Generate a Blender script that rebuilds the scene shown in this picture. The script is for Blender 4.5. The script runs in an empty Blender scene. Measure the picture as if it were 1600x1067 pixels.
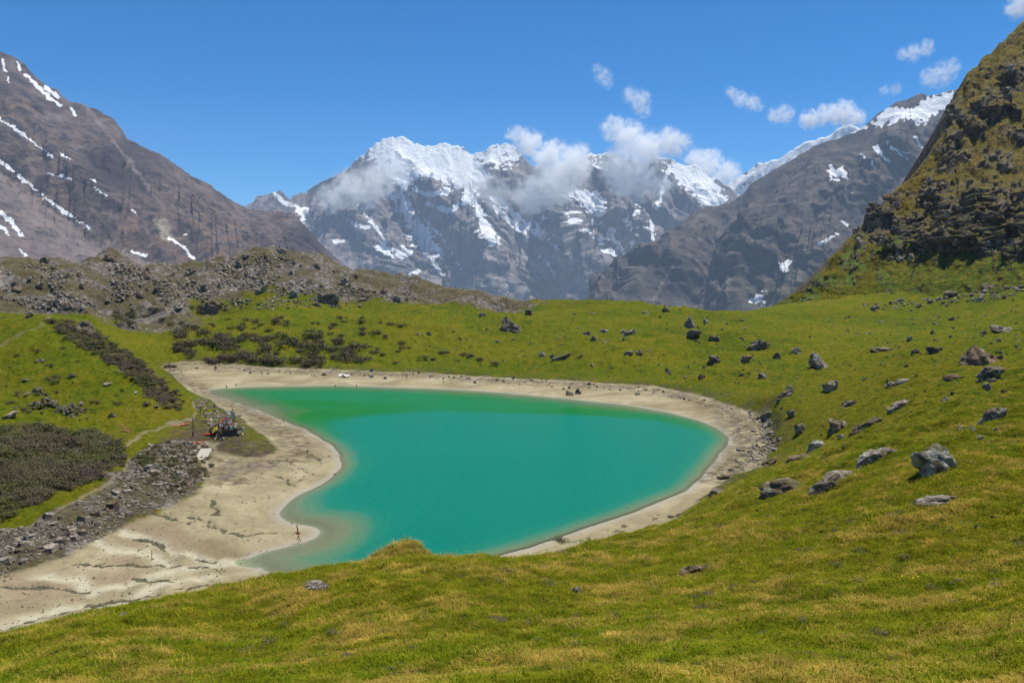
import bpy, bmesh, math, random
import numpy as np
from mathutils import Vector, Matrix, Euler, noise as mnoise
from mathutils.bvhtree import BVHTree

random.seed(7)
RNG = np.random.default_rng(11)
scene = bpy.context.scene
COL = scene.collection

# ------------------------------------------------------------------ camera
F = 1280.0                    # focal length in pixels of a 1600 px wide frame
W0, H0 = 1600.0, 1067.0
HORIZON = 430.0
CAM_Z = 20.0                  # eye above the lake's surface (z = 0)
PITCH = math.atan((H0 / 2 - HORIZON) / F)
cam_data = bpy.data.cameras.new('camera')
cam_data.sensor_width = 36.0
cam_data.lens = 36.0 * F / W0
cam_data.clip_start = 0.1
cam_data.clip_end = 60000.0
cam = bpy.data.objects.new('camera', cam_data)
cam.location = (0, 0, CAM_Z)
cam.rotation_euler = (math.pi / 2 - PITCH, 0, 0)
COL.objects.link(cam)
scene.camera = cam

# ------------------------------------------------------------------ sky and sun
SUN_ELEV, SUN_AZ = math.radians(70), math.radians(48)     # azimuth clockwise from +Y
world = bpy.data.worlds.new('World')
scene.world = world
world.use_nodes = True
wn = world.node_tree.nodes
sky = wn.new('ShaderNodeTexSky')
sky.sky_type = 'NISHITA'
sky.sun_disc = False
sky.sun_elevation = SUN_ELEV
sky.sun_rotation = SUN_AZ
sky.altitude = 3800
sky.air_density = 1.0
sky.dust_density = 0.1
sky.ozone_density = 3.0
bg = wn['Background']
bg.inputs['Strength'].default_value = 0.106
vivid = wn.new('ShaderNodeHueSaturation')      # the whole sky a little deeper, as the thin high air shows it
vivid.inputs['Saturation'].default_value = 1.46
world.node_tree.links.new(sky.outputs[0], vivid.inputs['Color'])
world.node_tree.links.new(vivid.outputs[0], bg.inputs['Color'])
sun_data = bpy.data.lights.new('sun', 'SUN')
sun_data.energy = 5.0
sun_data.angle = math.radians(0.53)
sun_data.color = (1.0, 0.955, 0.88)
sun = bpy.data.objects.new('sun', sun_data)
sdir = Vector((math.sin(SUN_AZ) * math.cos(SUN_ELEV), math.cos(SUN_AZ) * math.cos(SUN_ELEV), math.sin(SUN_ELEV)))
sun.rotation_euler = sdir.to_track_quat('Z', 'Y').to_euler()
sun.location = (0, 0, 300)
COL.objects.link(sun)
vs = scene.view_settings
vs.view_transform = 'Standard'
vs.look = 'None'
vs.exposure = 0.40
vs.gamma = 1.0
vs.use_curve_mapping = False
scene.cycles.use_denoising = True
scene.cycles.max_bounces = 20
scene.cycles.diffuse_bounces = 3
scene.cycles.glossy_bounces = 3
scene.cycles.transparent_max_bounces = 12
scene.cycles.volume_bounces = 18
scene.cycles.volume_step_rate = 1.0
scene.cycles.volume_max_steps = 256

# ------------------------------------------------------------------ helpers: geometry of the view
CT, ST = math.cos(PITCH), math.sin(PITCH)
def P(px, py, Y):
    """world point on the sight line of photo pixel (px, py) at distance Y along +Y (arrays welcome)"""
    a = (np.asarray(px, float) - W0 / 2) / F
    b = -(np.asarray(py, float) - H0 / 2) / F
    t = Y / (CT + b * ST)
    return np.stack([t * a, t * (CT + b * ST), CAM_Z + t * (b * CT - ST)], -1)
def PZ(px, py, z):
    """world point of a pixel on the level z"""
    a = (np.asarray(px, float) - W0 / 2) / F
    b = -(np.asarray(py, float) - H0 / 2) / F
    t = (z - CAM_Z) / (b * CT - ST)
    return np.stack([t * a, t * (CT + b * ST), np.full_like(t, z)], -1)
def project(p):
    x, y, z = p[..., 0], p[..., 1], p[..., 2] - CAM_Z
    d = y * CT - z * ST
    u = y * ST + z * CT
    d = np.maximum(d, 1e-3)
    return W0 / 2 + F * x / d, H0 / 2 - F * u / d
def ray_dir(px, py):
    a = (px - W0 / 2) / F
    b = -(py - H0 / 2) / F
    return Vector((a, CT + b * ST, b * CT - ST)).normalized()

# ------------------------------------------------------------------ helpers: noise in numpy
_perm = RNG.permutation(256)
_perm = np.concatenate([_perm, _perm, _perm])
_ang = RNG.random(256) * 2 * np.pi
_gx, _gy = np.cos(_ang), np.sin(_ang)
def perlin(x, y, seed=0):
    x = np.asarray(x, float) + seed * 17.31
    y = np.asarray(y, float) + seed * 9.77
    xi = np.floor(x).astype(np.int64); yi = np.floor(y).astype(np.int64)
    xf = x - xi; yf = y - yi
    u = xf * xf * xf * (xf * (xf * 6 - 15) + 10)
    v = yf * yf * yf * (yf * (yf * 6 - 15) + 10)
    xi &= 255; yi &= 255
    def g(ix, iy, dx, dy):
        h = _perm[_perm[ix & 255] + (iy & 255)]
        return _gx[h] * dx + _gy[h] * dy
    a = g(xi, yi, xf, yf); b = g(xi + 1, yi, xf - 1, yf)
    c = g(xi, yi + 1, xf, yf - 1); d = g(xi + 1, yi + 1, xf - 1, yf - 1)
    return ((a + (b - a) * u) * (1 - v) + (c + (d - c) * u) * v) * 1.45
def fbm(x, y, octv=4, seed=0, gain=0.5, lac=2.03):
    s = 0; a = 1.0; t = 0
    for k in range(octv):
        s = s + a * perlin(x, y, seed + k * 3.7); t += a
        x = x * lac; y = y * lac; a *= gain
    return s / t * 1.25
def ridged(x, y, octv=4, seed=0, gain=0.5, lac=2.07):
    s = 0; a = 1.0; t = 0; w = 1.0
    for k in range(octv):
        n = 1 - np.abs(perlin(x, y, seed + k * 5.3))
        n = n * n * w
        w = np.clip(n * 1.4, 0, 1)
        s = s + a * n; t += a
        x = x * lac; y = y * lac; a *= gain
    return s / t
def sstep(a, b, x):
    t = np.clip((x - a) / (b - a), 0, 1)
    return t * t * (3 - 2 * t)
def seg_dist(px, py, pts, closed=False):
    """distance to a polyline"""
    pts = np.asarray(pts, float)
    n = len(pts)
    best = np.full(px.shape, 1e18)
    for i in range(n if closed else n - 1):
        ax, ay = pts[i]; bx, by = pts[(i + 1) % n]
        dx, dy = bx - ax, by - ay
        t = np.clip(((px - ax) * dx + (py - ay) * dy) / (dx * dx + dy * dy + 1e-12), 0, 1)
        d = (px - ax - t * dx) ** 2 + (py - ay - t * dy) ** 2
        np.minimum(best, d, out=best)
    return np.sqrt(best)
def inside(px, py, pts):
    pts = np.asarray(pts, float)
    c = np.zeros(px.shape, bool)
    n = len(pts); j = n - 1
    for i in range(n):
        xi, yi = pts[i]; xj, yj = pts[j]
        if yi != yj:
            c ^= ((yi > py) != (yj > py)) & (px < (xj - xi) * (py - yi) / (yj - yi) + xi)
        j = i
    return c
def sdist(px, py, pts):
    """signed distance to a closed polygon, negative inside"""
    d = seg_dist(px, py, pts, True)
    return np.where(inside(px, py, pts), -d, d)
def smooth_poly(pts, it=2):
    p = np.asarray(pts, float)
    for _ in range(it):
        q = np.roll(p, -1, 0)
        p = np.stack([p * .75 + q * .25, p * .25 + q * .75], 1).reshape(-1, p.shape[1])
    return p

# ------------------------------------------------------------------ helpers: meshes and objects
def mesh_np(name, verts, faces, mat=None, smooth=True, attrs=None):
    """faces: (n, k) int array; attrs: {name: float array per vertex}"""
    verts = np.asarray(verts, np.float32); faces = np.asarray(faces, np.int32)
    me = bpy.data.meshes.new(name)
    n, k = faces.shape
    me.vertices.add(len(verts)); me.vertices.foreach_set('co', verts.ravel())
    me.loops.add(n * k); me.loops.foreach_set('vertex_index', faces.ravel())
    me.polygons.add(n)
    me.polygons.foreach_set('loop_start', np.arange(0, n * k, k, dtype=np.int32))
    try: me.polygons.foreach_set('loop_total', np.full(n, k, np.int32))
    except Exception: pass
    me.update(calc_edges=True)
    me.polygons.foreach_set('use_smooth', np.full(n, bool(smooth)))
    for an, av in (attrs or {}).items():
        a = me.attributes.new(an, 'FLOAT', 'POINT')
        a.data.foreach_set('value', np.asarray(av, np.float32).ravel())
    if mat: me.materials.append(mat)
    me.update()
    return me
def compact(verts, faces, attrs):
    used = np.zeros(len(verts), bool); used[faces.ravel()] = True
    remap = np.cumsum(used) - 1
    return verts[used], remap[faces], {k: v[used] for k, v in attrs.items()}
def grid_faces(nr, nc):
    i = np.arange(nr - 1)[:, None] * nc + np.arange(nc - 1)[None, :]
    return np.stack([i, i + 1, i + nc + 1, i + nc], -1).reshape(-1, 4)
def obj(name, me, parent=None, label=None, cat=None, group=None, kind=None, loc=None, rot=None, scale=None):
    o = bpy.data.objects.new(name, me)
    COL.objects.link(o)
    if parent: o.parent = parent
    if label: o['label'] = label
    if cat: o['category'] = cat
    if group: o['group'] = group
    if kind: o['kind'] = kind
    if loc is not None: o.location = loc
    if rot is not None: o.rotation_euler = rot
    if scale is not None: o.scale = scale
    return o

# ------------------------------------------------------------------ helpers: materials
class NT:
    def __init__(self, name):
        self.m = bpy.data.materials.new(name); self.m.use_nodes = True
        self.t = self.m.node_tree; self.t.nodes.clear()
        self.out = self.t.nodes.new('ShaderNodeOutputMaterial')
    def node(self, typ, **kw):
        n = self.t.nodes.new(typ)
        for k, v in kw.items(): setattr(n, k, v)
        return n
    def put(self, sock, v):
        if hasattr(v, 'is_output'): self.t.links.new(v, sock)
        elif isinstance(v, (tuple, list)) and len(v) == 3 and len(sock.default_value) == 4: sock.default_value = (*v, 1)
        else: sock.default_value = v
    def attr(self, name): return self.node('ShaderNodeAttribute', attribute_name=name).outputs['Fac']
    def objco(self): return self.node('ShaderNodeTexCoord').outputs['Object']
    def pos(self): return self.node('ShaderNodeNewGeometry').outputs['Position']
    def mapping(self, vec, scale=(1, 1, 1), rot=(0, 0, 0)):
        n = self.node('ShaderNodeMapping'); self.put(n.inputs['Vector'], vec)
        n.inputs['Scale'].default_value = scale; n.inputs['Rotation'].default_value = rot
        return n.outputs[0]
    def noise(self, vec, scale, detail=4, rough=0.55, dist=0.0, color=False):
        n = self.node('ShaderNodeTexNoise'); self.put(n.inputs['Vector'], vec)
        n.inputs['Scale'].default_value = scale; n.inputs['Detail'].default_value = detail
        n.inputs['Roughness'].default_value = rough; n.inputs['Distortion'].default_value = dist
        return n.outputs['Color' if color else 'Fac']
    def voro(self, vec, scale, out='Distance', feature='F1', rnd=1.0):
        n = self.node('ShaderNodeTexVoronoi', feature=feature); self.put(n.inputs['Vector'], vec)
        n.inputs['Scale'].default_value = scale; n.inputs['Randomness'].default_value = rnd
        return n.outputs[out]
    def ramp(self, fac, stops, interp='LINEAR'):
        n = self.node('ShaderNodeValToRGB'); self.put(n.inputs[0], fac)
        cr = n.color_ramp; cr.interpolation = interp
        while len(cr.elements) < len(stops): cr.elements.new(0.5)
        for e, (p, c) in zip(cr.elements, stops):
            e.position = p; e.color = (*c, 1) if not isinstance(c, (int, float)) else (c, c, c, 1)
        return n.outputs[0]
    def mix(self, fac, a, b, mode='MIX'):
        n = self.node('ShaderNodeMix', data_type='RGBA', blend_type=mode)
        self.put(n.inputs[0], fac); self.put(n.inputs[6], a); self.put(n.inputs[7], b)
        return n.outputs[2]
    def math(self, op, a, b=0.0, clamp=False):
        n = self.node('ShaderNodeMath', operation=op, use_clamp=clamp)
        self.put(n.inputs[0], a); self.put(n.inputs[1], b)
        return n.outputs[0]
    def rng(self, v, a, b, c=0.0, d=1.0):
        n = self.node('ShaderNodeMapRange', interpolation_type='SMOOTHSTEP'); self.put(n.inputs[0], v)
        for i, x in zip((1, 2, 3, 4), (a, b, c, d)): self.put(n.inputs[i], x)
        return n.outputs[0]
    def bump(self, h, strength=0.5, dist=0.1, normal=None):
        n = self.node('ShaderNodeBump'); self.put(n.inputs['Height'], h)
        n.inputs['Strength'].default_value = strength; n.inputs['Distance'].default_value = dist
        if normal is not None: self.put(n.inputs['Normal'], normal)
        return n.outputs[0]
    def bsdf(self, color, rough=0.85, normal=None, spec=0.25, **kw):
        n = self.node('ShaderNodeBsdfPrincipled')
        self.put(n.inputs['Base Color'], color); self.put(n.inputs['Roughness'], rough)
        n.inputs['Specular IOR Level'].default_value = spec
        if normal is not None: self.put(n.inputs['Normal'], normal)
        for k, v in kw.items(): self.put(n.inputs[k.replace('_', ' ')], v)
        return n.outputs[0]
    def done(self, shader, where='Surface'):
        self.t.links.new(shader, self.out.inputs[where]); return self.m

# ------------------------------------------------------------------ materials of the setting
def grass_color(n, v, dry):
    big = n.noise(v, 0.035, 3, 0.5)
    mid = n.noise(v, 0.22, 5, 0.6)
    fine = n.noise(v, 1.7, 6, 0.65)
    c = n.ramp(big, [(0.35, (0.052, 0.088, 0.002)), (0.52, (0.083, 0.114, 0.003)), (0.68, (0.120, 0.124, 0.007))])
    c = n.mix(n.rng(mid, 0.46, 0.72), c, (0.132, 0.122, 0.009))
    c = n.mix(n.rng(mid, 0.42, 0.24), c, (0.032, 0.060, 0.002))
    c = n.mix(n.math('MULTIPLY', n.rng(fine, 0.50, 0.66), 0.70), c, (0.190, 0.155, 0.014))
    c = n.mix(n.math('MULTIPLY', n.rng(fine, 0.46, 0.33), 0.85), c, (0.028, 0.046, 0.003))
    spk = n.noise(v, 0.75, 6, 0.75)
    c = n.mix(n.math('MULTIPLY', n.rng(spk, 0.60, 0.68), 0.75), c, (0.060, 0.046, 0.022))
    d2 = n.math('ADD', dry, n.math('MULTIPLY', n.math('SUBTRACT', fine, 0.5), 1.5))
    c = n.mix(n.math('MULTIPLY', n.rng(d2, 0.25, 0.85), 0.85), c, (0.170, 0.125, 0.018))
    return c

def rock_color(n, v, k=1.0, s=1.0):
    a = n.noise(v, 0.9 * s, 6, 0.62)
    b = n.noise(v, 5.0 * s, 5, 0.65)
    c = n.ramp(a, [(0.28, (0.035 * k, 0.031 * k, 0.029 * k)), (0.47, (0.105 * k, 0.092 * k, 0.080 * k)),
                   (0.60, (0.170 * k, 0.150 * k, 0.128 * k)), (0.75, (0.27 * k, 0.25 * k, 0.225 * k))])
    c = n.mix(n.rng(b, 0.48, 0.66), c, (0.22 * k, 0.205 * k, 0.185 * k))
    c = n.mix(n.rng(b, 0.44, 0.30), c, (0.030 * k, 0.026 * k, 0.024 * k))
    return c

def mat_ground():
    n = NT('ground')
    v = n.objco()
    gc = n.mix(1.0, grass_color(n, v, n.attr('dry')), (1.06, 1.02, 0.6), 'MULTIPLY')
    # bare brown soil and heath between the grass
    soil = n.ramp(n.noise(v, 0.8, 6, 0.65), [(0.3, (0.045, 0.034, 0.022)), (0.55, (0.105, 0.078, 0.05)), (0.75, (0.19, 0.15, 0.10))])
    # rubble of the moraine: pebbles too small to build, in three sizes
    rv = n.mix(0.5, v, n.noise(v, 0.6, 3, color=True), 'ADD')
    cell = n.voro(rv, 1.1, 'Color'); cell2 = n.voro(rv, 3.2, 'Color')
    sep = n.node('ShaderNodeSeparateColor'); n.put(sep.inputs[0], cell)
    sep2 = n.node('ShaderNodeSeparateColor'); n.put(sep2.inputs[0], cell2)
    rub = n.ramp(n.math('ADD', n.math('MULTIPLY', sep.outputs[0], 0.5), n.math('MULTIPLY', sep2.outputs[0], 0.5)),
                 [(0.1, (0.05, 0.042, 0.034)), (0.45, (0.13, 0.112, 0.090)), (0.7, (0.20, 0.178, 0.150)), (0.95, (0.38, 0.35, 0.31))])
    mossy = n.rng(n.noise(v, 0.10, 5, 0.65), 0.42, 0.56)
    rub = n.mix(n.math('MULTIPLY', mossy, 0.75), rub, n.ramp(n.noise(v, 1.5, 5, 0.7), [(0.35, (0.05, 0.042, 0.016)), (0.6, (0.120, 0.100, 0.032))]))
    # sand and dried silt
    sn = n.noise(v, 0.16, 6, 0.6, 0.6); sf = n.noise(v, 2.2, 6, 0.7)
    sand = n.ramp(sn, [(0.30, (0.185, 0.148, 0.080)), (0.48, (0.262, 0.221, 0.128)), (0.62, (0.335, 0.287, 0.175)), (0.8, (0.41, 0.360, 0.235))])
    sand = n.mix(n.math('MULTIPLY', n.attr('film'), 0.85), sand, n.ramp(sf, [(0.3, (0.175, 0.130, 0.078)), (0.7, (0.25, 0.193, 0.122))]))
    sand = n.mix(n.math('MULTIPLY', n.rng(sf, 0.47, 0.32), 0.60), sand, (0.14, 0.118, 0.076))
    sand = n.mix(n.math('MULTIPLY', n.attr('silt'), 0.9), sand, n.ramp(sf, [(0.3, (0.36, 0.325, 0.225)), (0.7, (0.45, 0.415, 0.30))]))
    algae = n.rng(n.math('ADD', n.attr('crack'), n.math('MULTIPLY', n.math('SUBTRACT', n.noise(v, 1.3, 5, 0.7), 0.5), 0.8)), 0.25, 0.55)
    sand = n.mix(algae, sand, n.ramp(sf, [(0.3, (0.040, 0.040, 0.026)), (0.7, (0.130, 0.120, 0.075))]))
    sand = n.mix(n.math('MULTIPLY', n.attr('wet'), 0.75), sand, (0.30, 0.275, 0.225))
    pebs = n.math('MULTIPLY', n.attr('pebble'), n.rng(n.noise(v, 0.9, 5, 0.7), 0.36, 0.58))
    sand = n.mix(pebs, sand, n.mix(0.55, rub, soil))
    c = n.mix(n.attr('soil'), gc, soil)
    c = n.mix(n.rng(n.math('ADD', n.attr('rubble'), n.math('MULTIPLY', n.math('SUBTRACT', n.noise(v, 0.35, 5, 0.65), 0.5), 1.2)), 0.4, 0.65), c, rub)
    edge = n.math('ADD', n.attr('sand'), n.math('MULTIPLY', n.math('SUBTRACT', n.noise(v, 0.7, 5, 0.65), 0.5), 0.7))
    c = n.mix(n.rng(edge, 0.40, 0.60), c, sand)
    c = n.mix(n.attr('path'), c, n.ramp(sf, [(0.3, (0.19, 0.15, 0.095)), (0.7, (0.33, 0.27, 0.18))]))
    h = n.math('ADD', n.noise(v, 1.6, 6, 0.7), n.math('MULTIPLY', n.noise(v, 9.0, 5, 0.7), 0.35))
    hb = n.math('MULTIPLY', h, n.rng(n.attr('sand'), 0.3, 0.7, 1.0, 0.22))
    b = n.bump(hb, 1.0, 0.45)
    b2 = n.bump(n.math('MULTIPLY', sep2.outputs[0], n.attr('rubble')), 0.8, 0.35, b)
    return n.done(n.bsdf(c, 0.95, b2, 0.06))
M_GROUND = mat_ground()

# ------------------------------------------------------------------ the lake's outline (water level z = 0)
LAKE_PX = [(320,612),(340,607),(400,604),(500,602),(600,604),(700,608),(800,614),(880,622),(960,630),(1040,643),(1090,655),(1120,668),
           (1137,683),(1137,697),(1122,711),(1105,728),(1097,748),(1080,762),(1050,775),(1010,790),(960,810),(900,832),(850,848),(800,862),
           (740,878),(690,892),(620,908),(560,916),(500,914),(450,904),(412,892),(394,876),(402,866),(432,858),(470,848),(495,838),(503,828),
           (490,821),(462,818),(440,812),(430,803),(450,788),(490,764),(515,748),(530,730),(536,712),(525,698),(500,684),(470,668),(430,652),
           (390,636),(350,622)]
_lp = np.array(LAKE_PX, float)
LAKE = smooth_poly(PZ(_lp[:, 0], _lp[:, 1], 0.0)[:, :2], 2)
# outer edge of the sand round it
SAND_PX = [(232,577),(300,570),(400,577),(500,578),(600,581),(700,585),(800,591),(900,595),(1000,602),(1080,614),(1150,632),(1190,657),
           (1208,690),(1196,716),(1150,738),(1105,762),(1080,790),(1010,840),(900,880),(700,940),(500,985),(300,1030),(0,1090),(-250,1120),(-250,930),
           (0,905),(120,862),(215,806),(290,775),(320,742),(300,700),(325,690),(360,715),(425,712),(436,694),(400,668),(372,648),(335,626),(300,617)]
_sp = np.array(SAND_PX, float)
SAND = smooth_poly(PZ(_sp[:, 0], _sp[:, 1], 0.7)[:, :2], 1)

# ------------------------------------------------------------------ heights: a thin-plate surface through surveyed points
CTRL = [  # (px, py, Y) seen points of the ground
 # the near grass slope
 (0,1067,12),(400,1067,10),(800,1067,8),(1200,1067,7),(1600,1067,6),(0,1003,22),(200,965,26),(400,925,30),(620,880,30),(720,882,32),(900,862,38),
 (1000,834,48),(1100,767,68),(1190,717,88),(800,950,18),(400,985,19),(1200,900,20),(1400,850,21),(1600,850,18),(1600,950,11),(1200,1000,11),(1000,900,25),
 (1300,785,33),(1457,742,28),(1600,700,32),(1345,715,47),(1225,770,46),(1600,600,60),(1400,600,88),(1250,622,100),(1200,652,96),
 (1600,540,110),(1400,532,170),(1280,575,135),(1150,602,132),(1050,590,146),(1100,520,185),(1100,487,235),(1210,480,325),(1300,500,250),(1500,500,240),
 (1500,522,185),(1600,470,235),(1600,425,290),(1450,440,310),(1340,458,320),(1700,430,250),(1750,560,90),(1750,700,30),
 # far bank
 (600,575,166),(400,573,166),(300,572,166),(600,487,215),(400,488,215),(250,499,205),(170,514,185),(800,493,222),(600,530,190),(400,530,190),(800,540,184),
 (950,562,160),(950,592,149),(800,583,160),(900,470,270),(900,510,205),(1000,476,262),
 # moraine
 (600,470,255),(560,440,275),(400,393,310),(310,420,290),(500,408,300),(170,412,270),(0,416,250),(100,450,230),(0,482,190),(300,470,240),(650,447,290),(760,463,290),
 (-150,420,250),(-150,500,170),
 # the spur by the prayer flags and the ground below it
 (80,497,152),(140,525,140),(200,562,128),(250,602,118),(288,640,110),(100,640,105),(0,600,115),(0,505,150),(50,650,100),(150,682,93),(0,662,95),(200,545,175),
 (0,680,82),(180,692,86),(100,765,68),(0,832,58),(190,742,76),(-150,700,70),(-150,620,100),(300,690,90),(350,680,93),(400,700,89.5),(250,680,93),
]
WORLD_CTRL = []
for px, py, Y in CTRL: WORLD_CTRL.append(tuple(P(px, py, Y)))
for px, py, z in [(235,577,.9),(400,579,1.1),(600,583,1.1),(800,592,1.1),(1000,604,1.2),(1150,634,1.2),(1205,690,1.0),(1150,738,.9),(1100,764,1.1),
                  (0,990,.9),(150,950,.7),(0,910,1.3),(120,862,1.1),(215,806,1.0),(290,775,1.0),(325,745,.9),(300,860,.5),(200,880,.6),(350,790,.8),(480,715,.5),
                  (330,626,.8),(1010,842,.8),(900,885,.9),(700,942,.8),(500,985,.8),(300,1030,.9),(-150,1020,1.2),(-150,930,1.6)]:
    WORLD_CTRL.append(tuple(PZ(float(px), float(py), z)))
for az, r, z in [(-52,15,12.5),(-52,40,4),(-52,80,4),(-52,150,12),(-52,260,23),(52,8,18.6),(52,20,18.5),(52,40,19),(52,80,20),(52,150,24),(52,260,45),
                 (-100,15,15),(-100,60,12),(-100,260,28),(100,15,21),(100,60,33),(100,260,75),(-60,2,18.0),(0,2,17.85),(60,2,18.4),(0,.6,18.2),(-100,2,18.4),(100,2,18.7),
                 (-20,245,8.5),(-10,238,8.0),(-25,235,9),(0,245,8),(10,300,5),(0,360,2),(-12,380,14),(-25,380,12),(14,400,-2),(22,420,10),(-40,360,14)]:
    a = math.radians(az); WORLD_CTRL.append((r * math.sin(a), r * math.cos(a), z))
WC = np.array(WORLD_CTRL)
def uv_dom(x, y):
    r = np.hypot(x, y)
    return np.arctan2(x, y) * 2.0, np.log(r + 4.0)
def tps_fit(x, y, z, lam=2e-4):
    u, v = uv_dom(x, y); n = len(u)
    d2 = (u[:, None] - u[None]) ** 2 + (v[:, None] - v[None]) ** 2
    K = 0.5 * d2 * np.log(d2 + 1e-12) + lam * np.eye(n)
    Pm = np.stack([np.ones(n), u, v], 1)
    A = np.zeros((n + 3, n + 3)); A[:n, :n] = K; A[:n, n:] = Pm; A[n:, :n] = Pm.T
    return np.linalg.solve(A, np.concatenate([z, np.zeros(3)])), u, v
TW, TU, TV = tps_fit(WC[:, 0], WC[:, 1], WC[:, 2])
def tps(x, y):
    u, v = uv_dom(x, y)
    out = np.empty(u.shape)
    uf, vf, of = u.ravel(), v.ravel(), out.ravel()
    n = len(TU)
    for s in range(0, len(uf), 20000):
        a, b = uf[s:s + 20000].astype(np.float32), vf[s:s + 20000].astype(np.float32)
        d2 = (a[:, None] - TU[None].astype(np.float32)) ** 2 + (b[:, None] - TV[None].astype(np.float32)) ** 2
        of[s:s + 20000] = (0.5 * d2 * np.log(d2 + 1e-12)) @ TW[:n].astype(np.float32) + TW[n] + TW[n + 1] * a + TW[n + 2] * b
    return of.reshape(u.shape)

# traced lines on the dried mud: old water lines and little channels with dark, undercut edges
CRACKS = [[(300,803),(322,812),(340,822),(372,832),(400,828),(430,822),(452,819)],[(175,832),(205,842),(240,842),(262,856),(280,862)],
          [(120,883),(160,884),(200,880),(240,878),(290,876),(345,880)],[(0,921),(60,922),(110,922),(145,923)],
          [(205,900),(240,903),(285,900),(315,889),(340,886)],[(130,945),(170,938),(215,930),(260,920),(300,910),(340,902),(380,898)],
          [(295,932),(330,922),(370,915),(420,916),(440,920)],[(0,985),(60,968),(110,956),(150,945)],[(400,866),(440,856),(470,846),(474,836)],
          [(300,865),(340,868),(390,867)],[(430,740),(460,752),(480,765)],[(445,715),(475,728),(505,745)],[(440,760),(465,770)],[(470,700),(505,715),(525,728)],
          [(300,815),(255,806),(225,803)],[(350,765),(320,772),(345,800)],
          [(945,822),(985,818)],[(880,838),(925,830)],[(800,858),(850,850)],[(905,842),(960,832)],[(840,862),(900,852)],[(1000,800),(1040,796)]]
CR_W = []
for c in CRACKS:
    q = np.array(c, float); CR_W.append(PZ(q[:, 0], q[:, 1], 0.5)[:, :2])
SILT_PX = [[(0,985),(60,965),(120,950),(200,938),(240,912),(280,900),(330,893)],[(60,905),(115,905),(150,925),(200,908),(260,890),(330,875),(395,870)],
           [(150,848),(180,860),(230,862),(262,875)],[(190,833),(240,842),(285,862),(340,868),(400,866)]]
SILT = [PZ(np.array(c, float)[:, 0], np.array(c, float)[:, 1], 0.5)[:, :2] for c in SILT_PX]
FILM_PX = [[(170,825),(260,812),(310,822),(300,845),(230,850),(180,845)],[(0,905),(120,890),(240,885),(210,905),(100,935),(0,960)],[(160,870),(250,868),(240,880),(170,882)],
           [(0,1000),(150,950),(300,925),(400,930),(250,960),(0,1040)]]
FILM = [PZ(np.array(c, float)[:, 0], np.array(c, float)[:, 1], 0.6)[:, :2] for c in FILM_PX]
PATH_PX = [(0,836),(40,824),(80,805),(120,782),(165,762),(190,742),(200,715),(192,700),(205,690),(235,672),(262,662),(300,655),(310,640),(300,630),(312,624)]
SCREE_PX = [(-60,850),(60,810),(150,770),(205,715),(230,695),(290,690),(310,720),(325,745),(290,775),(215,808),(120,865),(0,912),(-60,940)]

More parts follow.
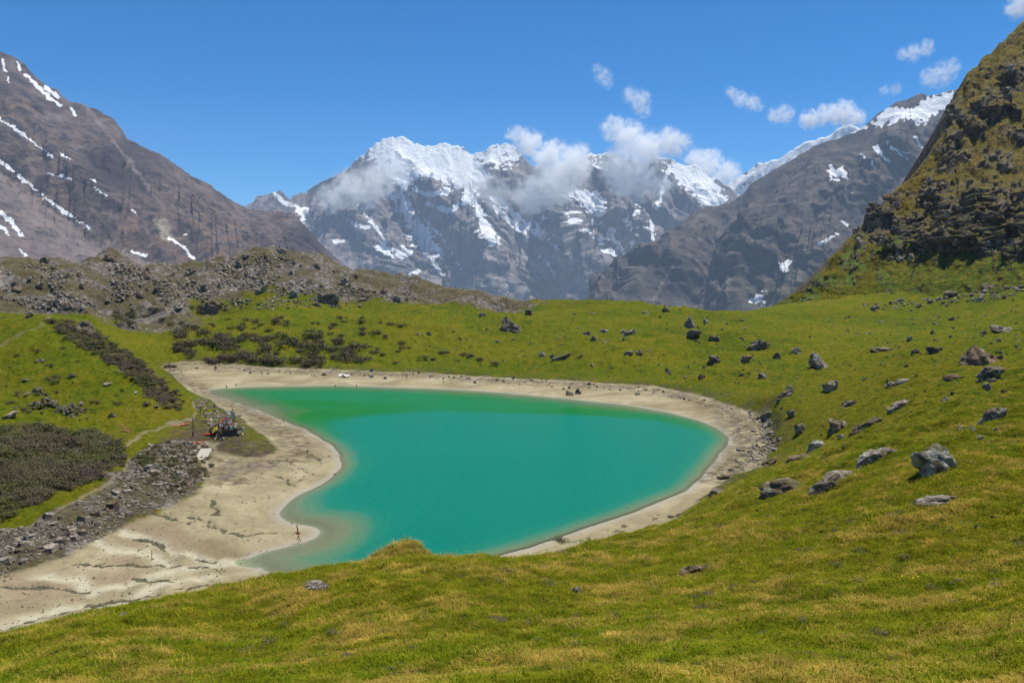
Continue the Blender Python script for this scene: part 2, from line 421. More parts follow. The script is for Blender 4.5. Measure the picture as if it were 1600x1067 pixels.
KNOLL = P(622.0, 884.0, 30.0)
def terrain(x, y):
    """height of the ground, with the masks the material reads"""
    z = tps(x, y)
    r = np.hypot(x, y)
    px, py = project(np.stack([x, y, z], -1))
    near = r < 190
    d = np.full(x.shape, 300.0); sd = np.full(x.shape, 300.0)
    wx = fbm(x * .11, y * .11, 4, 31) * 1.3; wy = fbm(x * .11, y * .11, 4, 37) * 1.3
    idx = np.where((r > 30) & near & (np.abs(x) < 130))
    xs, ys = x[idx], y[idx]
    d[idx] = sdist(xs + wx[idx] * .45, ys + wy[idx] * .45, LAKE)
    sd[idx] = sdist(xs + wx[idx], ys + wy[idx], SAND)
    sand = np.clip(0.5 - sd / 3.0, 0, 1) * (r > 30)
    # far and hidden ground runs out into the valley floor
    far = sstep(380, 1000, r)
    z = z * (1 - far) + far * (-40.0 - 330.0 * sstep(500, 2200, r))
    # hummocks
    grass = np.clip(1 - sand, 0, 1)
    moraine = sstep(240, 262, r + fbm(x * .03, y * .03, 3, 5) * 14) * sstep(.12, -.02, np.arctan2(x, y) + fbm(x * .02, y * .02, 3, 6) * .12) * sstep(700, 500, r)
    leftm = sstep(-.30, -.40, np.arctan2(x, y) + fbm(x * .05, y * .05, 3, 16) * .06) * sstep(204, 222, r + fbm(x * .06, y * .06, 3, 15) * 14)
    moraine = np.maximum(moraine, leftm * sstep(700, 500, r))
    tuss = fbm(x * 1.5, y * 1.5, 3, 3) * .11 + fbm(x * .45, y * .45, 3, 8) * .16
    hum = fbm(x * .12, y * .12, 4, 9) * .55 * sstep(12, 60, r) + fbm(x * .035, y * .035, 3, 12) * 1.1 * sstep(40, 160, r)
    step = (sstep(.1, .5, perlin(x * .2, y * .2, 44)) * .3 + sstep(.0, .3, perlin(x * .55, y * .55, 45)) * .28) * sstep(15, 60, r)
    z = z + grass * (tuss * sstep(400, 60, r) + (hum + step) * sstep(0, 14, np.maximum(sd, 0)))
    z = z + moraine * ((ridged(x * .035, y * .035, 4, 21) - .45) * 5.0 + fbm(x * .16, y * .16, 4, 23) * 1.5)
    kn = KNOLL
    z = z + .72 * np.exp(-(np.where(x > kn[0] + .6, (x - kn[0] - .6) / .55, (x - kn[0] - .6) / 1.7)) ** 2 - ((y - kn[1]) / 1.3) ** 2)
    cone = P(172.0, 384.0, 318.0)
    cd = np.hypot(x - cone[0], (y - cone[1]) * .8)
    z = np.maximum(z, cone[2] - .80 * cd + fbm(x * .3, y * .3, 3, 25) * .8)
    # shore profile
    bank = sstep(2.5, -1.0, sd) * sstep(30, 34, r)
    zs = np.where(d > 0, .055 * d ** .92, -np.minimum((.55 - .40 * sstep(-4, -14, x) * sstep(76, 66, y) - .49 * sstep(96, 122, y)) * np.minimum(-d, 40), 3.5)) + (fbm(x * .25, y * .25, 4, 41) * .10 + fbm(x * 1.1, y * 1.1, 3, 42) * .025) * sstep(.3, 4, np.abs(d))
    zs = zs + .055 * np.sin(d * 4.2 + wx * 2.5) * sstep(.5, 2.5, d) * sstep(14, 6, d)
    lip = sstep(9.0, 0.0, d)
    z = np.where(d < 300, z * (1 - np.maximum(bank * .85, lip)) + zs * np.maximum(bank * .85, lip), z)
    # cracks, silt runs, dry film
    crack = np.zeros(x.shape); silt = np.zeros(x.shape); film = np.zeros(x.shape)
    k = np.where((sand > .3) & (r < 110) & (d > 0))
    if len(k[0]):
        xs, ys = x[k], y[k]
        jx = fbm(xs * .55, ys * .55, 4, 51) * .75; jy = fbm(xs * .55, ys * .55, 4, 52) * .75
        w = np.zeros(len(xs)); cut = np.zeros(len(xs))
        for j, line in enumerate(CR_W):
            q = seg_dist(xs + jx, ys + jy, line)
            wd = .19 + .16 * perlin(xs * .35, ys * .35, 60 + j)
            w = np.maximum(w, np.exp(-(q / np.maximum(wd, .08)) ** 2) * sstep(-.8, -.2, perlin(xs * .22, ys * .22, 80 + j)))
        w = w * sstep(.8, 3.0, d[k])
        crack[k] = w
        z[k] -= .24 * w
        s = np.zeros(len(xs))
        for line in SILT: s = np.maximum(s, np.exp(-(seg_dist(xs + jx, ys + jy, line) / .55) ** 2))
        silt[k] = s; z[k] -= .06 * s
        f = np.zeros(len(xs))
        for poly in FILM: f = np.maximum(f, sstep(1.5, -1.5, sdist(xs + jx * 2.5, ys + jy * 2.5, poly)))
        film[k] = f * (1 - s)
    # more fine old shorelines, random, over the whole beach
    thin = sstep(.90, .97, ridged(x * .16 + wx, y * .42 + wy, 2, 71)) * (sand > .5) * (d > 2.0)
    crack = np.maximum(crack, thin * .55); z = z - thin * .05
    vis = near & (r > 40)
    spx = sdist(px, py, SCREE_PX)
    scree = sstep(10, -10, spx + fbm(x * .3, y * .3, 3, 73) * 14) * vis
    pw = 2.3 + 1.2 * perlin(x * .2, y * .2, 77)
    path = sstep(1.0, .4, seg_dist(px + fbm(x * .25, y * .25, 2, 78) * 5, py, PATH_PX) / pw) * vis * .85
    path2 = sstep(1.0, .4, seg_dist(px, py, [(0,545),(30,528),(60,512),(82,494)]) / 3.0) * (r > 100) * (r < 190) * .35
    path = np.maximum(path, path2)
    z = z - path * .08
    rubble = np.maximum(moraine * .78, scree * .95)
    # tired brown turf by the flags, brown upper edge of the beach, dry crowns of the slope
    soil = sstep(14, -14, sdist(px, py, [(255,690),(300,655),(420,690),(440,712),(400,745),(330,745),(290,700)]) + fbm(x * .4, y * .4, 3, 91) * 14) * vis * 1.3
    soil = np.maximum(soil, sstep(0, -9, sdist(px, py, [(0,665),(60,662),(130,672),(195,700),(190,725),(150,750),(60,790),(0,815),(-80,820),(-80,665)]) + fbm(x * .3, y * .3, 3, 95) * 10) * vis * .8)
    soil = np.maximum(soil, sstep(0, -6, sdist(px, py, [(75,500),(110,505),(190,545),(245,585),(292,635),(285,648),(240,622),(170,572),(95,525)]) + fbm(x * .3, y * .3, 3, 96) * 6) * (r > 90) * (r < 175) * .8)
    soil = np.maximum(soil, .9 * np.exp(-((x - kn[0] - 1.0) / .7) ** 2 - ((y - kn[1] + .4) / 1.1) ** 2))
    soil = soil * (sstep(-.35, .25, perlin(x * .9, y * .9, 92)) * .5 + .5)
    edge = np.exp(-(sd / 2.2) ** 2) * (r > 34)
    soil = np.maximum(soil, edge * .7 * sstep(-.3, .3, perlin(x * .4, y * .4, 93)))
    pebble = np.exp(-((sd + 2.8) / 2.6) ** 2) * (r > 80) * (y > 70)
    pebble = np.maximum(pebble, sstep(18, -10, sdist(px, py, [(1170,640),(1215,650),(1225,690),(1200,725),(1120,748),(1150,710),(1185,680)])) * (r > 60) * (r < 140))
    dry = .20 + .35 * fbm(x * .06, y * .06, 3, 97) + .18 * sstep(45, 10, r)
    dry = dry + sstep(-30, 60, y - 215) * .15 * (x < 60)
    wet = sstep(1.2, .1, np.abs(d)) * (d < 20)
    wet = np.where(d < 0, 1.0, wet)
    return z, dict(sand=sand, rubble=rubble, soil=np.clip(soil, 0, 1), path=path, dry=np.clip(dry, 0, 1), crack=crack, silt=silt, film=film, wet=wet, pebble=pebble), d, sd, moraine

# ------------------------------------------------------------------ the ground as one sheet, cut into meadow, shore and moraine
az_in = np.radians(np.linspace(-36, 36, 600))
az_l = np.radians(np.linspace(-110, -36, 40))[:-1]
az_r = np.radians(np.linspace(36, 110, 40))[1:]
AZ = np.concatenate([az_l, az_in, az_r])
r_near = np.exp(np.linspace(math.log(0.5), math.log(4.0), 24))[:-1]
r_main = np.exp(np.linspace(math.log(4.0), math.log(420), 860))
r_far = np.exp(np.linspace(math.log(420), math.log(6700), 34))[1:]
RR = np.concatenate([r_near, r_main, r_far])
R2, A2 = np.meshgrid(RR, AZ, indexing='ij')
GX, GY = R2 * np.sin(A2), R2 * np.cos(A2)
GZ, MASK, GD, GSD, GMOR = terrain(GX, GY)
GV = np.stack([GX, GY, GZ], -1).reshape(-1, 3)
GF = grid_faces(len(RR), len(AZ))
GA = {k: v.ravel() for k, v in MASK.items()}
fs = GA['sand'][GF].mean(1) > .5
fm = (GMOR.ravel()[GF].mean(1) > .5) & ~fs
def ground_piece(name, sel, label, cat):
    v, f, a = compact(GV, GF[sel], GA)
    return obj(name, mesh_np(name, v, f, M_GROUND, True, a), label=label, cat=cat, kind='structure')
ground_piece('meadow_ground', ~fs & ~fm, 'green alpine meadow sloping round the turquoise lake', 'meadow')
ground_piece('shore', fs, 'pale dried silt beach ringing the turquoise lake', 'shore')
ground_piece('moraine_hill', fm, 'grey brown moraine ridge strewn with rubble behind the lake', 'moraine')

# ground lookup on the polar grid: first hit of a photo sight line, and height under a point
_cols = np.arctan2(GX[0], GY[0])
def ground_z(x, y):
    """bilinear height and normal from the grid"""
    x = np.atleast_1d(np.asarray(x, float)); y = np.atleast_1d(np.asarray(y, float))
    r = np.hypot(x, y); a = np.arctan2(x, y)
    i = np.clip(np.searchsorted(RR, r) - 1, 0, len(RR) - 2); j = np.clip(np.searchsorted(AZ, a) - 1, 0, len(AZ) - 2)
    fr = np.clip((r - RR[i]) / (RR[i + 1] - RR[i]), 0, 1); fa = np.clip((a - AZ[j]) / (AZ[j + 1] - AZ[j]), 0, 1)
    return (GZ[i, j] * (1 - fr) + GZ[i + 1, j] * fr) * (1 - fa) + (GZ[i, j + 1] * (1 - fr) + GZ[i + 1, j + 1] * fr) * fa
def ground_n(x, y, e=None):
    e = np.maximum(.3, np.hypot(x, y) * .008) if e is None else e
    zx = (ground_z(x + e, y) - ground_z(x - e, y)) / (2 * e); zy = (ground_z(x, y + e) - ground_z(x, y - e)) / (2 * e)
    n = np.stack([-zx, -zy, np.ones_like(zx)], -1)
    return n / np.linalg.norm(n, axis=-1, keepdims=True)
def drop(px, py, rmin=3.0, rmax=420.0):
    """where the sight line of a photo pixel first meets the ground (arrays)"""
    px = np.atleast_1d(np.asarray(px, float)); py = np.atleast_1d(np.asarray(py, float))
    a = (px - W0 / 2) / F; b = -(py - H0 / 2) / F
    dx, dy, dz = a, CT + b * ST, b * CT - ST
    hz = np.hypot(dx, dy); az = np.arctan2(dx, dy)
    rows = RR[(RR >= rmin) & (RR <= rmax)]
    hit = np.full(px.shape, np.nan); prev = None
    prevr = None
    for r in rows:
        x = r * np.sin(az); y = r * np.cos(az)
        diff = CAM_Z + r / hz * dz - ground_z(x, y)
        if prev is not None:
            k = np.isnan(hit) & (diff <= 0) & (prev > 0)
            hit[k] = prevr + (r - prevr) * prev[k] / (prev[k] - diff[k])
        prev, prevr = diff, r
    x = hit * np.sin(az); y = hit * np.cos(az)
    return np.stack([x, y, np.where(np.isnan(hit), np.nan, ground_z(np.nan_to_num(x), np.nan_to_num(y, nan=1.0)))], -1)

# ------------------------------------------------------------------ the lake
def mat_lake():
    n = NT('lake_water')
    v = n.objco()
    dep = n.attr('depth')
    body = n.ramp(n.rng(dep, 0.0, 2.6), [(0.0, (0.20, 0.21, 0.12)), (0.10, (0.10, 0.20, 0.115)), (0.40, (0.012, 0.185, 0.125)), (1.0, (0.0, 0.172, 0.128))])
    bank_reflection = n.ramp(n.rng(dep, 0.0, 2.6), [(0.0, (0.17, 0.19, 0.09)), (0.02, (0.05, 0.16, 0.045)), (0.08, (0.003, 0.150, 0.022)), (0.40, (0.0, 0.150, 0.036)), (0.75, (0.0, 0.170, 0.118)), (1.0, (0.0, 0.172, 0.128))])
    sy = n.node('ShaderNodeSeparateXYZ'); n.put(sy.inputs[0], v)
    body = n.mix(n.rng(sy.outputs[1], 92.0, 118.0), body, bank_reflection)       # green bank's reflection painted into the far shallows' water colour
    patch = n.noise(n.mapping(v, (0.02, 0.05, 1)), 1.0, 4, 0.5)
    body = n.mix(n.math('MULTIPLY', n.rng(patch, 0.4, 0.65), 0.30), body, (0.0, 0.185, 0.146))
    w1 = n.noise(n.mapping(v, (1.3, 2.9, 1), (0, 0, 0.25)), 1.0, 5, 0.65)
    w2 = n.noise(n.mapping(v, (3.0, 6.0, 1), (0, 0, -0.2)), 1.0, 3, 0.6)
    nb = n.bump(n.math('ADD', w1, n.math('MULTIPLY', w2, 0.5)), 1.0, 0.30)
    milk = n.node('ShaderNodeBsdfDiffuse'); n.put(milk.inputs['Color'], body); n.put(milk.inputs['Normal'], nb)
    tr = n.node('ShaderNodeBsdfTransparent'); tr.inputs['Color'].default_value = (0.80, 0.90, 0.82, 1)
    cover = n.math('SUBTRACT', 1.0, n.math('POWER', 2.718, n.math('MULTIPLY', dep, -7.0)))
    under = n.node('ShaderNodeMixShader'); n.put(under.inputs[0], cover)
    n.t.links.new(tr.outputs[0], under.inputs[1]); n.t.links.new(milk.outputs[0], under.inputs[2])
    gl = n.node('ShaderNodeBsdfGlossy'); n.put(gl.inputs['Roughness'], 0.06); n.put(gl.inputs['Normal'], nb)
    fr = n.node('ShaderNodeFresnel'); fr.inputs['IOR'].default_value = 1.20; n.put(fr.inputs['Normal'], nb)
    top = n.node('ShaderNodeMixShader'); n.put(top.inputs[0], n.math('MULTIPLY', fr.outputs[0], 0.42))
    n.t.links.new(under.outputs[0], top.inputs[1]); n.t.links.new(gl.outputs[0], top.inputs[2])
    return n.done(top.outputs[0])
lx0, ly0 = LAKE.min(0) - 3; lx1, ly1 = LAKE.max(0) + 3
gx = np.arange(lx0, lx1, .55); gy = np.arange(ly0, ly1, .55)
LX, LY = np.meshgrid(gx, gy)
LD = sdist(LX, LY, LAKE)
LV = np.stack([LX, LY, np.zeros_like(LX)], -1).reshape(-1, 3)
LF = grid_faces(len(gy), len(gx))
keep = (LD.ravel()[LF] < 1.8).all(1)
depth = np.maximum(0.0, -ground_z(LX.ravel(), LY.ravel()))
lv, lf, la = compact(LV, LF[keep], {'depth': depth})
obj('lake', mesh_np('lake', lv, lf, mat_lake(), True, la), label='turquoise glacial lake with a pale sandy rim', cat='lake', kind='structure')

# ------------------------------------------------------------------ mountains
def mat_mountain(name, dark, mid, light, ochre, green=(0.05, 0.06, 0.02), scale=1.0):
    n = NT(name)
    v = n.objco()
    st = n.mapping(v, (0.012 * scale, 0.012 * scale, 0.005 * scale))
    a = n.noise(st, 1.0, 8, 0.62, 0.3)
    b = n.noise(v, 0.02 * scale, 8, 0.65)
    c = n.ramp(a, [(0.30, dark), (0.50, mid), (0.68, light)])
    c = n.mix(n.rng(b, 0.55, 0.36), c, dark)
    och = n.math('ADD', n.attr('ochre'), n.math('MULTIPLY', n.math('SUBTRACT', b, 0.5), 1.3))
    c = n.mix(n.rng(och, 0.35, 0.75), c, n.ramp(a, [(0.3, tuple(0.55 * q for q in ochre)), (0.65, ochre)]))
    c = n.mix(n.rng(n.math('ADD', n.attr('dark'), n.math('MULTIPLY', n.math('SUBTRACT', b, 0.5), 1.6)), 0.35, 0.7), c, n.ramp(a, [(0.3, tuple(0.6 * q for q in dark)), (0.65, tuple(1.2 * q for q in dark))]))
    c = n.mix(n.attr('scree'), c, n.ramp(a, [(0.3, tuple(0.8 * q for q in light)), (0.65, tuple(1.25 * q for q in light))]))
    c = n.mix(n.attr('green'), c, n.ramp(a, [(0.3, tuple(0.6 * q for q in green)), (0.65, green)]))
    c = n.mix(n.attr('pale'), c, (0.36, 0.31, 0.23))
    geo = n.node('ShaderNodeNewGeometry')
    sp = n.node('ShaderNodeSeparateXYZ'); n.put(sp.inputs[0], geo.outputs['Normal'])
    sn = n.math('ADD', n.attr('snow'), n.math('MULTIPLY', n.math('SUBTRACT', n.noise(v, 0.035 * scale, 8, 0.72), 0.5), 1.3))
    sn = n.math('ADD', sn, n.math('MULTIPLY', n.math('SUBTRACT', sp.outputs[2], 0.62), 0.8))
    s = n.rng(sn, 0.47, 0.56)
    c = n.mix(s, c, n.ramp(b, [(0.3, (0.74, 0.76, 0.78)), (0.6, (0.86, 0.87, 0.88))]))
    bp = n.bump(n.math('ADD', n.math('ADD', a, b), n.math('MULTIPLY', n.noise(v, 0.07 * scale, 6, 0.7), 0.6)), 1.0, 16.0 / scale)
    return n.done(n.bsdf(c, n.math('ADD', 0.9, n.math('MULTIPLY', s, -0.25)), bp, 0.15))

def lines_mask(px, py, items, wob, out=None):
    """snow or scree traced as lines (points, width) and polygons (points)"""
    m = np.zeros(px.shape) if out is None else out
    for it in items:
        if isinstance(it, tuple):
            pts, w = it
            w = w * np.clip(.85 + .75 * fbm(px * .07, py * .07, 3, 55), .25, 1.6)
            m = np.maximum(m, sstep(1.6, .3, seg_dist(px + wob[0] * .6, py + wob[1] * .6, pts) / w) * 1.4)
        else:
            m = np.maximum(m, sstep(5, -3, sdist(px + wob[0] * 1.6, py + wob[1] * 1.6, it)) * 1.15)
    return m

def mountain(name, ridge, foot, ncol, nrow, mat, label, cat, seed, amp, freq, shear, spurs=(), snow=(), scree=(), pale=(), ochre=None, snowline=None, green=None,
             jag=3.0, sag=0.05, soft=0., dark=None, back=.7, stretch=2.6, gain=.6):
    ridge = np.array(ridge, float); foot = np.array(foot, float)
    s = np.linspace(0, 1, ncol)
    rx = ridge[0, 0] + (ridge[-1, 0] - ridge[0, 0]) * s
    ry = np.interp(rx, ridge[:, 0], ridge[:, 1]); rY = np.interp(rx, ridge[:, 0], ridge[:, 2])
    fx = foot[0, 0] + (foot[-1, 0] - foot[0, 0]) * s
    fy = np.interp(fx, foot[:, 0], foot[:, 1]); fY = np.interp(fx, foot[:, 0], foot[:, 2])
    jg = fbm(rx * .05, rx * 0, 4, seed) * jag + fbm(rx * .22, rx * 0 + 3, 2, seed) * jag * .35
    Rp = P(rx, ry, rY); Fp = P(fx, fy, fY)
    t = np.linspace(0, 1, nrow)[:, None]
    base = Rp[None] + (Fp - Rp)[None] * t[..., None]
    L = np.linalg.norm(Fp - Rp, axis=-1)
    base[..., 2] -= (jg * rY / F)[None] * np.exp(-t / .035)
    Rp = Rp.copy(); Rp[:, 2] -= jg * rY / F
    base[..., 2] -= (sag * L)[None] * np.sin(np.pi * t)
    # outward normal of the slope
    dn = Fp - Rp; al = np.gradient(Rp * .5 + Fp * .5, axis=0)
    nrm = np.cross(al, dn); nrm /= np.linalg.norm(nrm, axis=-1, keepdims=True)
    nrm *= np.sign(-nrm[:, 1:2])
    along = np.concatenate([[0], np.cumsum(np.linalg.norm(np.diff(Rp * .5 + Fp * .5, axis=0), axis=-1))])
    S = along[None] + 0 * t; T = t * L[None]
    wx = fbm(S * freq * .6, T * freq * .6, 3, seed + 1) * .5
    u = (S + shear * T) * freq + wx; v = T * freq / stretch
    rel = (1 - soft) * (ridged(u, v, 7, seed + 2, gain) - .42) * 1.6 + soft * fbm(u * 1.3, v * 1.6, 7, seed + 4, .6) * 1.2 + fbm(u * .4, v * .8, 3, seed + 9) * .6 + (ridged(u * 2.2 + 7, v * 4.4, 4, seed + 6) - .42) * .35
    env = sstep(-.02, .22, t) * (1 - .65 * sstep(.75, 1, t))
    disp = rel * amp * env
    ppx, ppy = project(base)
    wobx = fbm(ppx * .035, ppy * .035, 3, seed + 3) * 10
    for pts, a, w in spurs:
        q = seg_dist(ppx + wobx, ppy, pts)
        disp = disp + a * np.clip(1 - q / w, 0, 1) * sstep(.04, .36, t)
    V = base + nrm[None] * disp[..., None]
    # the far side
    nb = max(10, nrow // 8)
    tb = np.linspace(-1, 0, nb + 1)[:-1, None]
    bv = Rp[None] - np.stack([np.zeros(ncol), -(L * back), -(Fp[:, 2] - Rp[:, 2])], -1)[None] * tb[..., None]
    bv = Rp[None] + np.stack([0 * L, L * back, Fp[:, 2] - Rp[:, 2]], -1)[None] * (-tb[..., None])
    bv = bv + np.array([0, .5, .5]) * ((ridged(S[:nb] * freq, -tb * L[None] * freq / 2, 4, seed + 5) - .45) * amp * sstep(0, .2, -tb))[..., None]
    V = np.concatenate([bv, V], 0)
    px, py = project(V)
    tt = np.concatenate([np.zeros((nb, 1)), t], 0) + 0 * px
    wob = (fbm(px * .11, py * .11, 4, seed + 11) * 7, fbm(px * .11, py * .11, 4, seed + 12) * 7)
    sn = lines_mask(px, py, snow, wob) * (.95 if snowline is None else 1.0)
    if snowline is not None: sn = np.maximum(sn, snowline(px, py, V) )
    sc = np.minimum(lines_mask(px, py, scree, wob), 1)
    pl = np.minimum(lines_mask(px, py, pale, wob), 1)
    oc = ochre(px, py, tt) if ochre else np.zeros(px.shape)
    gr = green(px, py, tt) if green else np.zeros(px.shape)
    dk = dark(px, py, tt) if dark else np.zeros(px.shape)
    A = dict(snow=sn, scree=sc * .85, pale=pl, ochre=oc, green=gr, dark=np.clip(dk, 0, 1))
    me = mesh_np(name, V.reshape(-1, 3), grid_faces(*V.shape[:2])[:, ::-1], mat, True, {k: q.ravel() for k, q in A.items()})
    return obj(name, me, label=label, cat=cat, kind='structure')

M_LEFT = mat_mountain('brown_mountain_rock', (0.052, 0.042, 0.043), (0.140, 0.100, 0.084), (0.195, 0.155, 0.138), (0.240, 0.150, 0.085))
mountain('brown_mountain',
    [(-160,20,2900),(-60,62,3000),(0,82,3050),(18,87,3050),(38,100,3080),(50,114,3080),(75,136,3100),(90,142,3100),(97,152,3100),(112,160,3100),(130,163,3120),(150,171,3120),(175,183,3120),
     (188,198,3120),(198,218,3120),(230,232,3150),(250,240,3150),(285,264,3200),(300,275,3200),(330,290,3250),(352,306,3250),(370,318,3280),(385,327,3300),(410,330,3300),(440,330,3300),
     (460,335,3300),(475,350,3320),(500,380,3350),(530,408,3400),(565,440,3400)],
    [(-260,465,1850),(100,475,1950),(400,490,2250),(640,500,2800)], 380, 270, M_LEFT,
    'brown purple mountainside with thin snow gullies rising behind the moraine', 'mountain', 3, 30, .0055, .55,
    spurs=[([(140,190),(230,300),(330,420)], 55, 60), ([(220,250),(330,340),(420,420)], 60, 70), ([(20,120),(60,220),(170,330)], 40, 45), ([(400,345),(450,390),(500,430)], 40, 45),
           ([(0,240),(110,330),(220,420)], -40, 40), ([(190,230),(280,360),(310,420)], -35, 30), ([(80,170),(150,260),(240,330)], -30, 30)],
    snow=[([(0,186),(22,200),(45,218),(82,246)], 1.9), ([(0,252),(30,275),(65,305),(105,334)], 2.6), ([(105,334),(130,350),(140,358)], 1.3), ([(0,330),(20,350),(34,370)], 3.0), ([(0,352),(12,366)], 2.2),
          ([(263,372),(285,385),(298,400),(308,416)], 2.4), ([(75,270),(90,276),(103,273)], 2.2), ([(100,277),(112,280)], 1.4), ([(28,100),(30,108)], 2.9), ([(40,118),(62,138),(80,155),(95,165)], 2.6),
          ([(70,135),(90,152)], 2.9), ([(4,92),(8,112)], 2.2), ([(12,120),(15,128)], 1.4), ([(145,293),(165,305),(182,318)], 1.3), ([(95,240),(108,248)], 1.4), ([(205,328),(217,338)], 1.2),
          ([(110,168),(118,180)], 1.4), ([(205,393),(228,400)], 1.9), ([(225,412),(238,418)], 1.4), ([(280,360),(296,369)], 0.9), ([(30,390),(42,400)], 1.6), ([(145,280),(150,284)], 1.4)],
    scree=[[(-100,262),(0,272),(60,315),(140,372),(230,425),(230,470),(-100,470)], ([(34,370),(60,395),(85,410)], 7), ([(140,358),(190,392),(230,415)], 3.5), ([(130,160),(200,250),(260,330)], 3)],
    pale=[[(243,345),(262,352),(267,370),(262,374),(250,362)]],
    ochre=lambda px, py, t: .38 * sstep(.0, .2, t) * (1 - .75 * np.exp(-((px - 190) / 70) ** 2 - ((py - 268) / 45) ** 2)) * sstep(520, 380, px) + .05, soft=.75,
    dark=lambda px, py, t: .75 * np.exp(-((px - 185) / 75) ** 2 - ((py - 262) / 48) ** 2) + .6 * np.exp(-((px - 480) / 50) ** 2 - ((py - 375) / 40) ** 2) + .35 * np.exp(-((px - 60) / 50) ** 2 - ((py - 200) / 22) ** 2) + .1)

M_RIGHT = mat_mountain('grey_mountain_rock', (0.042, 0.040, 0.042), (0.105, 0.085, 0.071), (0.165, 0.138, 0.115), (0.185, 0.120, 0.062), (0.055, 0.062, 0.030))
mountain('grey_mountain',
    [(860,505,5000),(900,480,4900),(925,466,4850),(945,452,4800),(975,426,4750),(1000,405,4700),(1026,380,4650),(1060,352,4600),(1085,330,4560),(1092,325,4560),(1112,323,4550),(1140,318,4500),(1160,304,4480),
     (1172,288,4450),(1185,280,4450),(1215,262,4430),(1245,246,4400),(1270,229,4400),(1310,216,4350),(1345,201,4300),(1358,190,4300),(1375,176,4300),(1400,160,4280),(1425,153,4280),(1440,146,4280),
     (1452,150,4280),(1475,144,4250),(1495,140,4250),(1560,120,4200),(1650,100,4200)],
    [(820,520,4400),(1000,520,3700),(1200,520,3200),(1650,520,2900)], 400, 250, M_RIGHT,
    'grey brown rocky mountain with snow patches rising behind the meadow', 'mountain', 13, 70, .0035, -.45,
    spurs=[([(1090,328),(1060,380),(1000,440),(960,480)], 150, 60), ([(1300,215),(1220,330),(1130,430)], 150, 70), ([(1440,150),(1330,300),(1240,420)], 170, 80),
           ([(1180,285),(1120,380),(1100,470)], -110, 45), ([(1360,210),(1290,330),(1200,450)], -120, 50), ([(1480,170),(1400,280),(1330,360)], -90, 40)],
    snow=[[(1428,168),(1446,155),(1478,150),(1490,144),(1480,172),(1458,178),(1452,192),(1440,186),(1432,196),(1426,184)], [(1366,192),(1392,172),(1418,168),(1424,176),(1404,188),(1370,196)],
          [(1374,184),(1396,166),(1404,170),(1384,188)], ([(1330,205),(1352,199)], 3), ([(1370,230),(1378,244),(1392,254)], 3.2), ([(1392,228),(1404,240),(1418,248)], 2.6), ([(1385,222),(1390,232)], 3),
          ([(1430,216),(1440,228)], 3), ([(1455,215),(1462,226)], 2.6), [(1294,265),(1308,262),(1322,270),(1326,278),(1298,278)], ([(1315,345),(1325,352)], 3.2), ([(1282,382),(1298,372),(1310,362)], 3.6), ([(1360,250),(1364,260)], 2),
          [(1217,420),(1224,410),(1234,408),(1230,420),(1222,426)], [(1170,468),(1180,462),(1196,459),(1192,474),(1178,472)], ([(1345,240),(1350,246)], 2), ([(1410,235),(1420,240)], 2), ([(1330,300),(1335,303)], 2)],
    scree=[([(1325,285),(1322,310),(1320,338)], 2.2), ([(1150,430),(1100,470)], 2.5), ([(1290,380),(1230,450),(1190,480)], 16), ([(1060,400),(1020,470)], 2.0), ([(1085,420),(1120,455),(1180,475)], 2)],
    ochre=lambda px, py, t: .34 * sstep(.05, .2, t) * sstep(.75, .4, t) + .12 * fbm(px * .02, py * .02, 3, 4),
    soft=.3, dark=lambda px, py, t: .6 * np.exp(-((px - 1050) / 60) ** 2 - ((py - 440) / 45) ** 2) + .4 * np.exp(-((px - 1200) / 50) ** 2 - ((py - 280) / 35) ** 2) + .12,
    green=lambda px, py, t: .55 * sstep(390, 450, py + fbm(px * .03, py * .03, 3, 6) * 25) * sstep(1110, 1180, px))

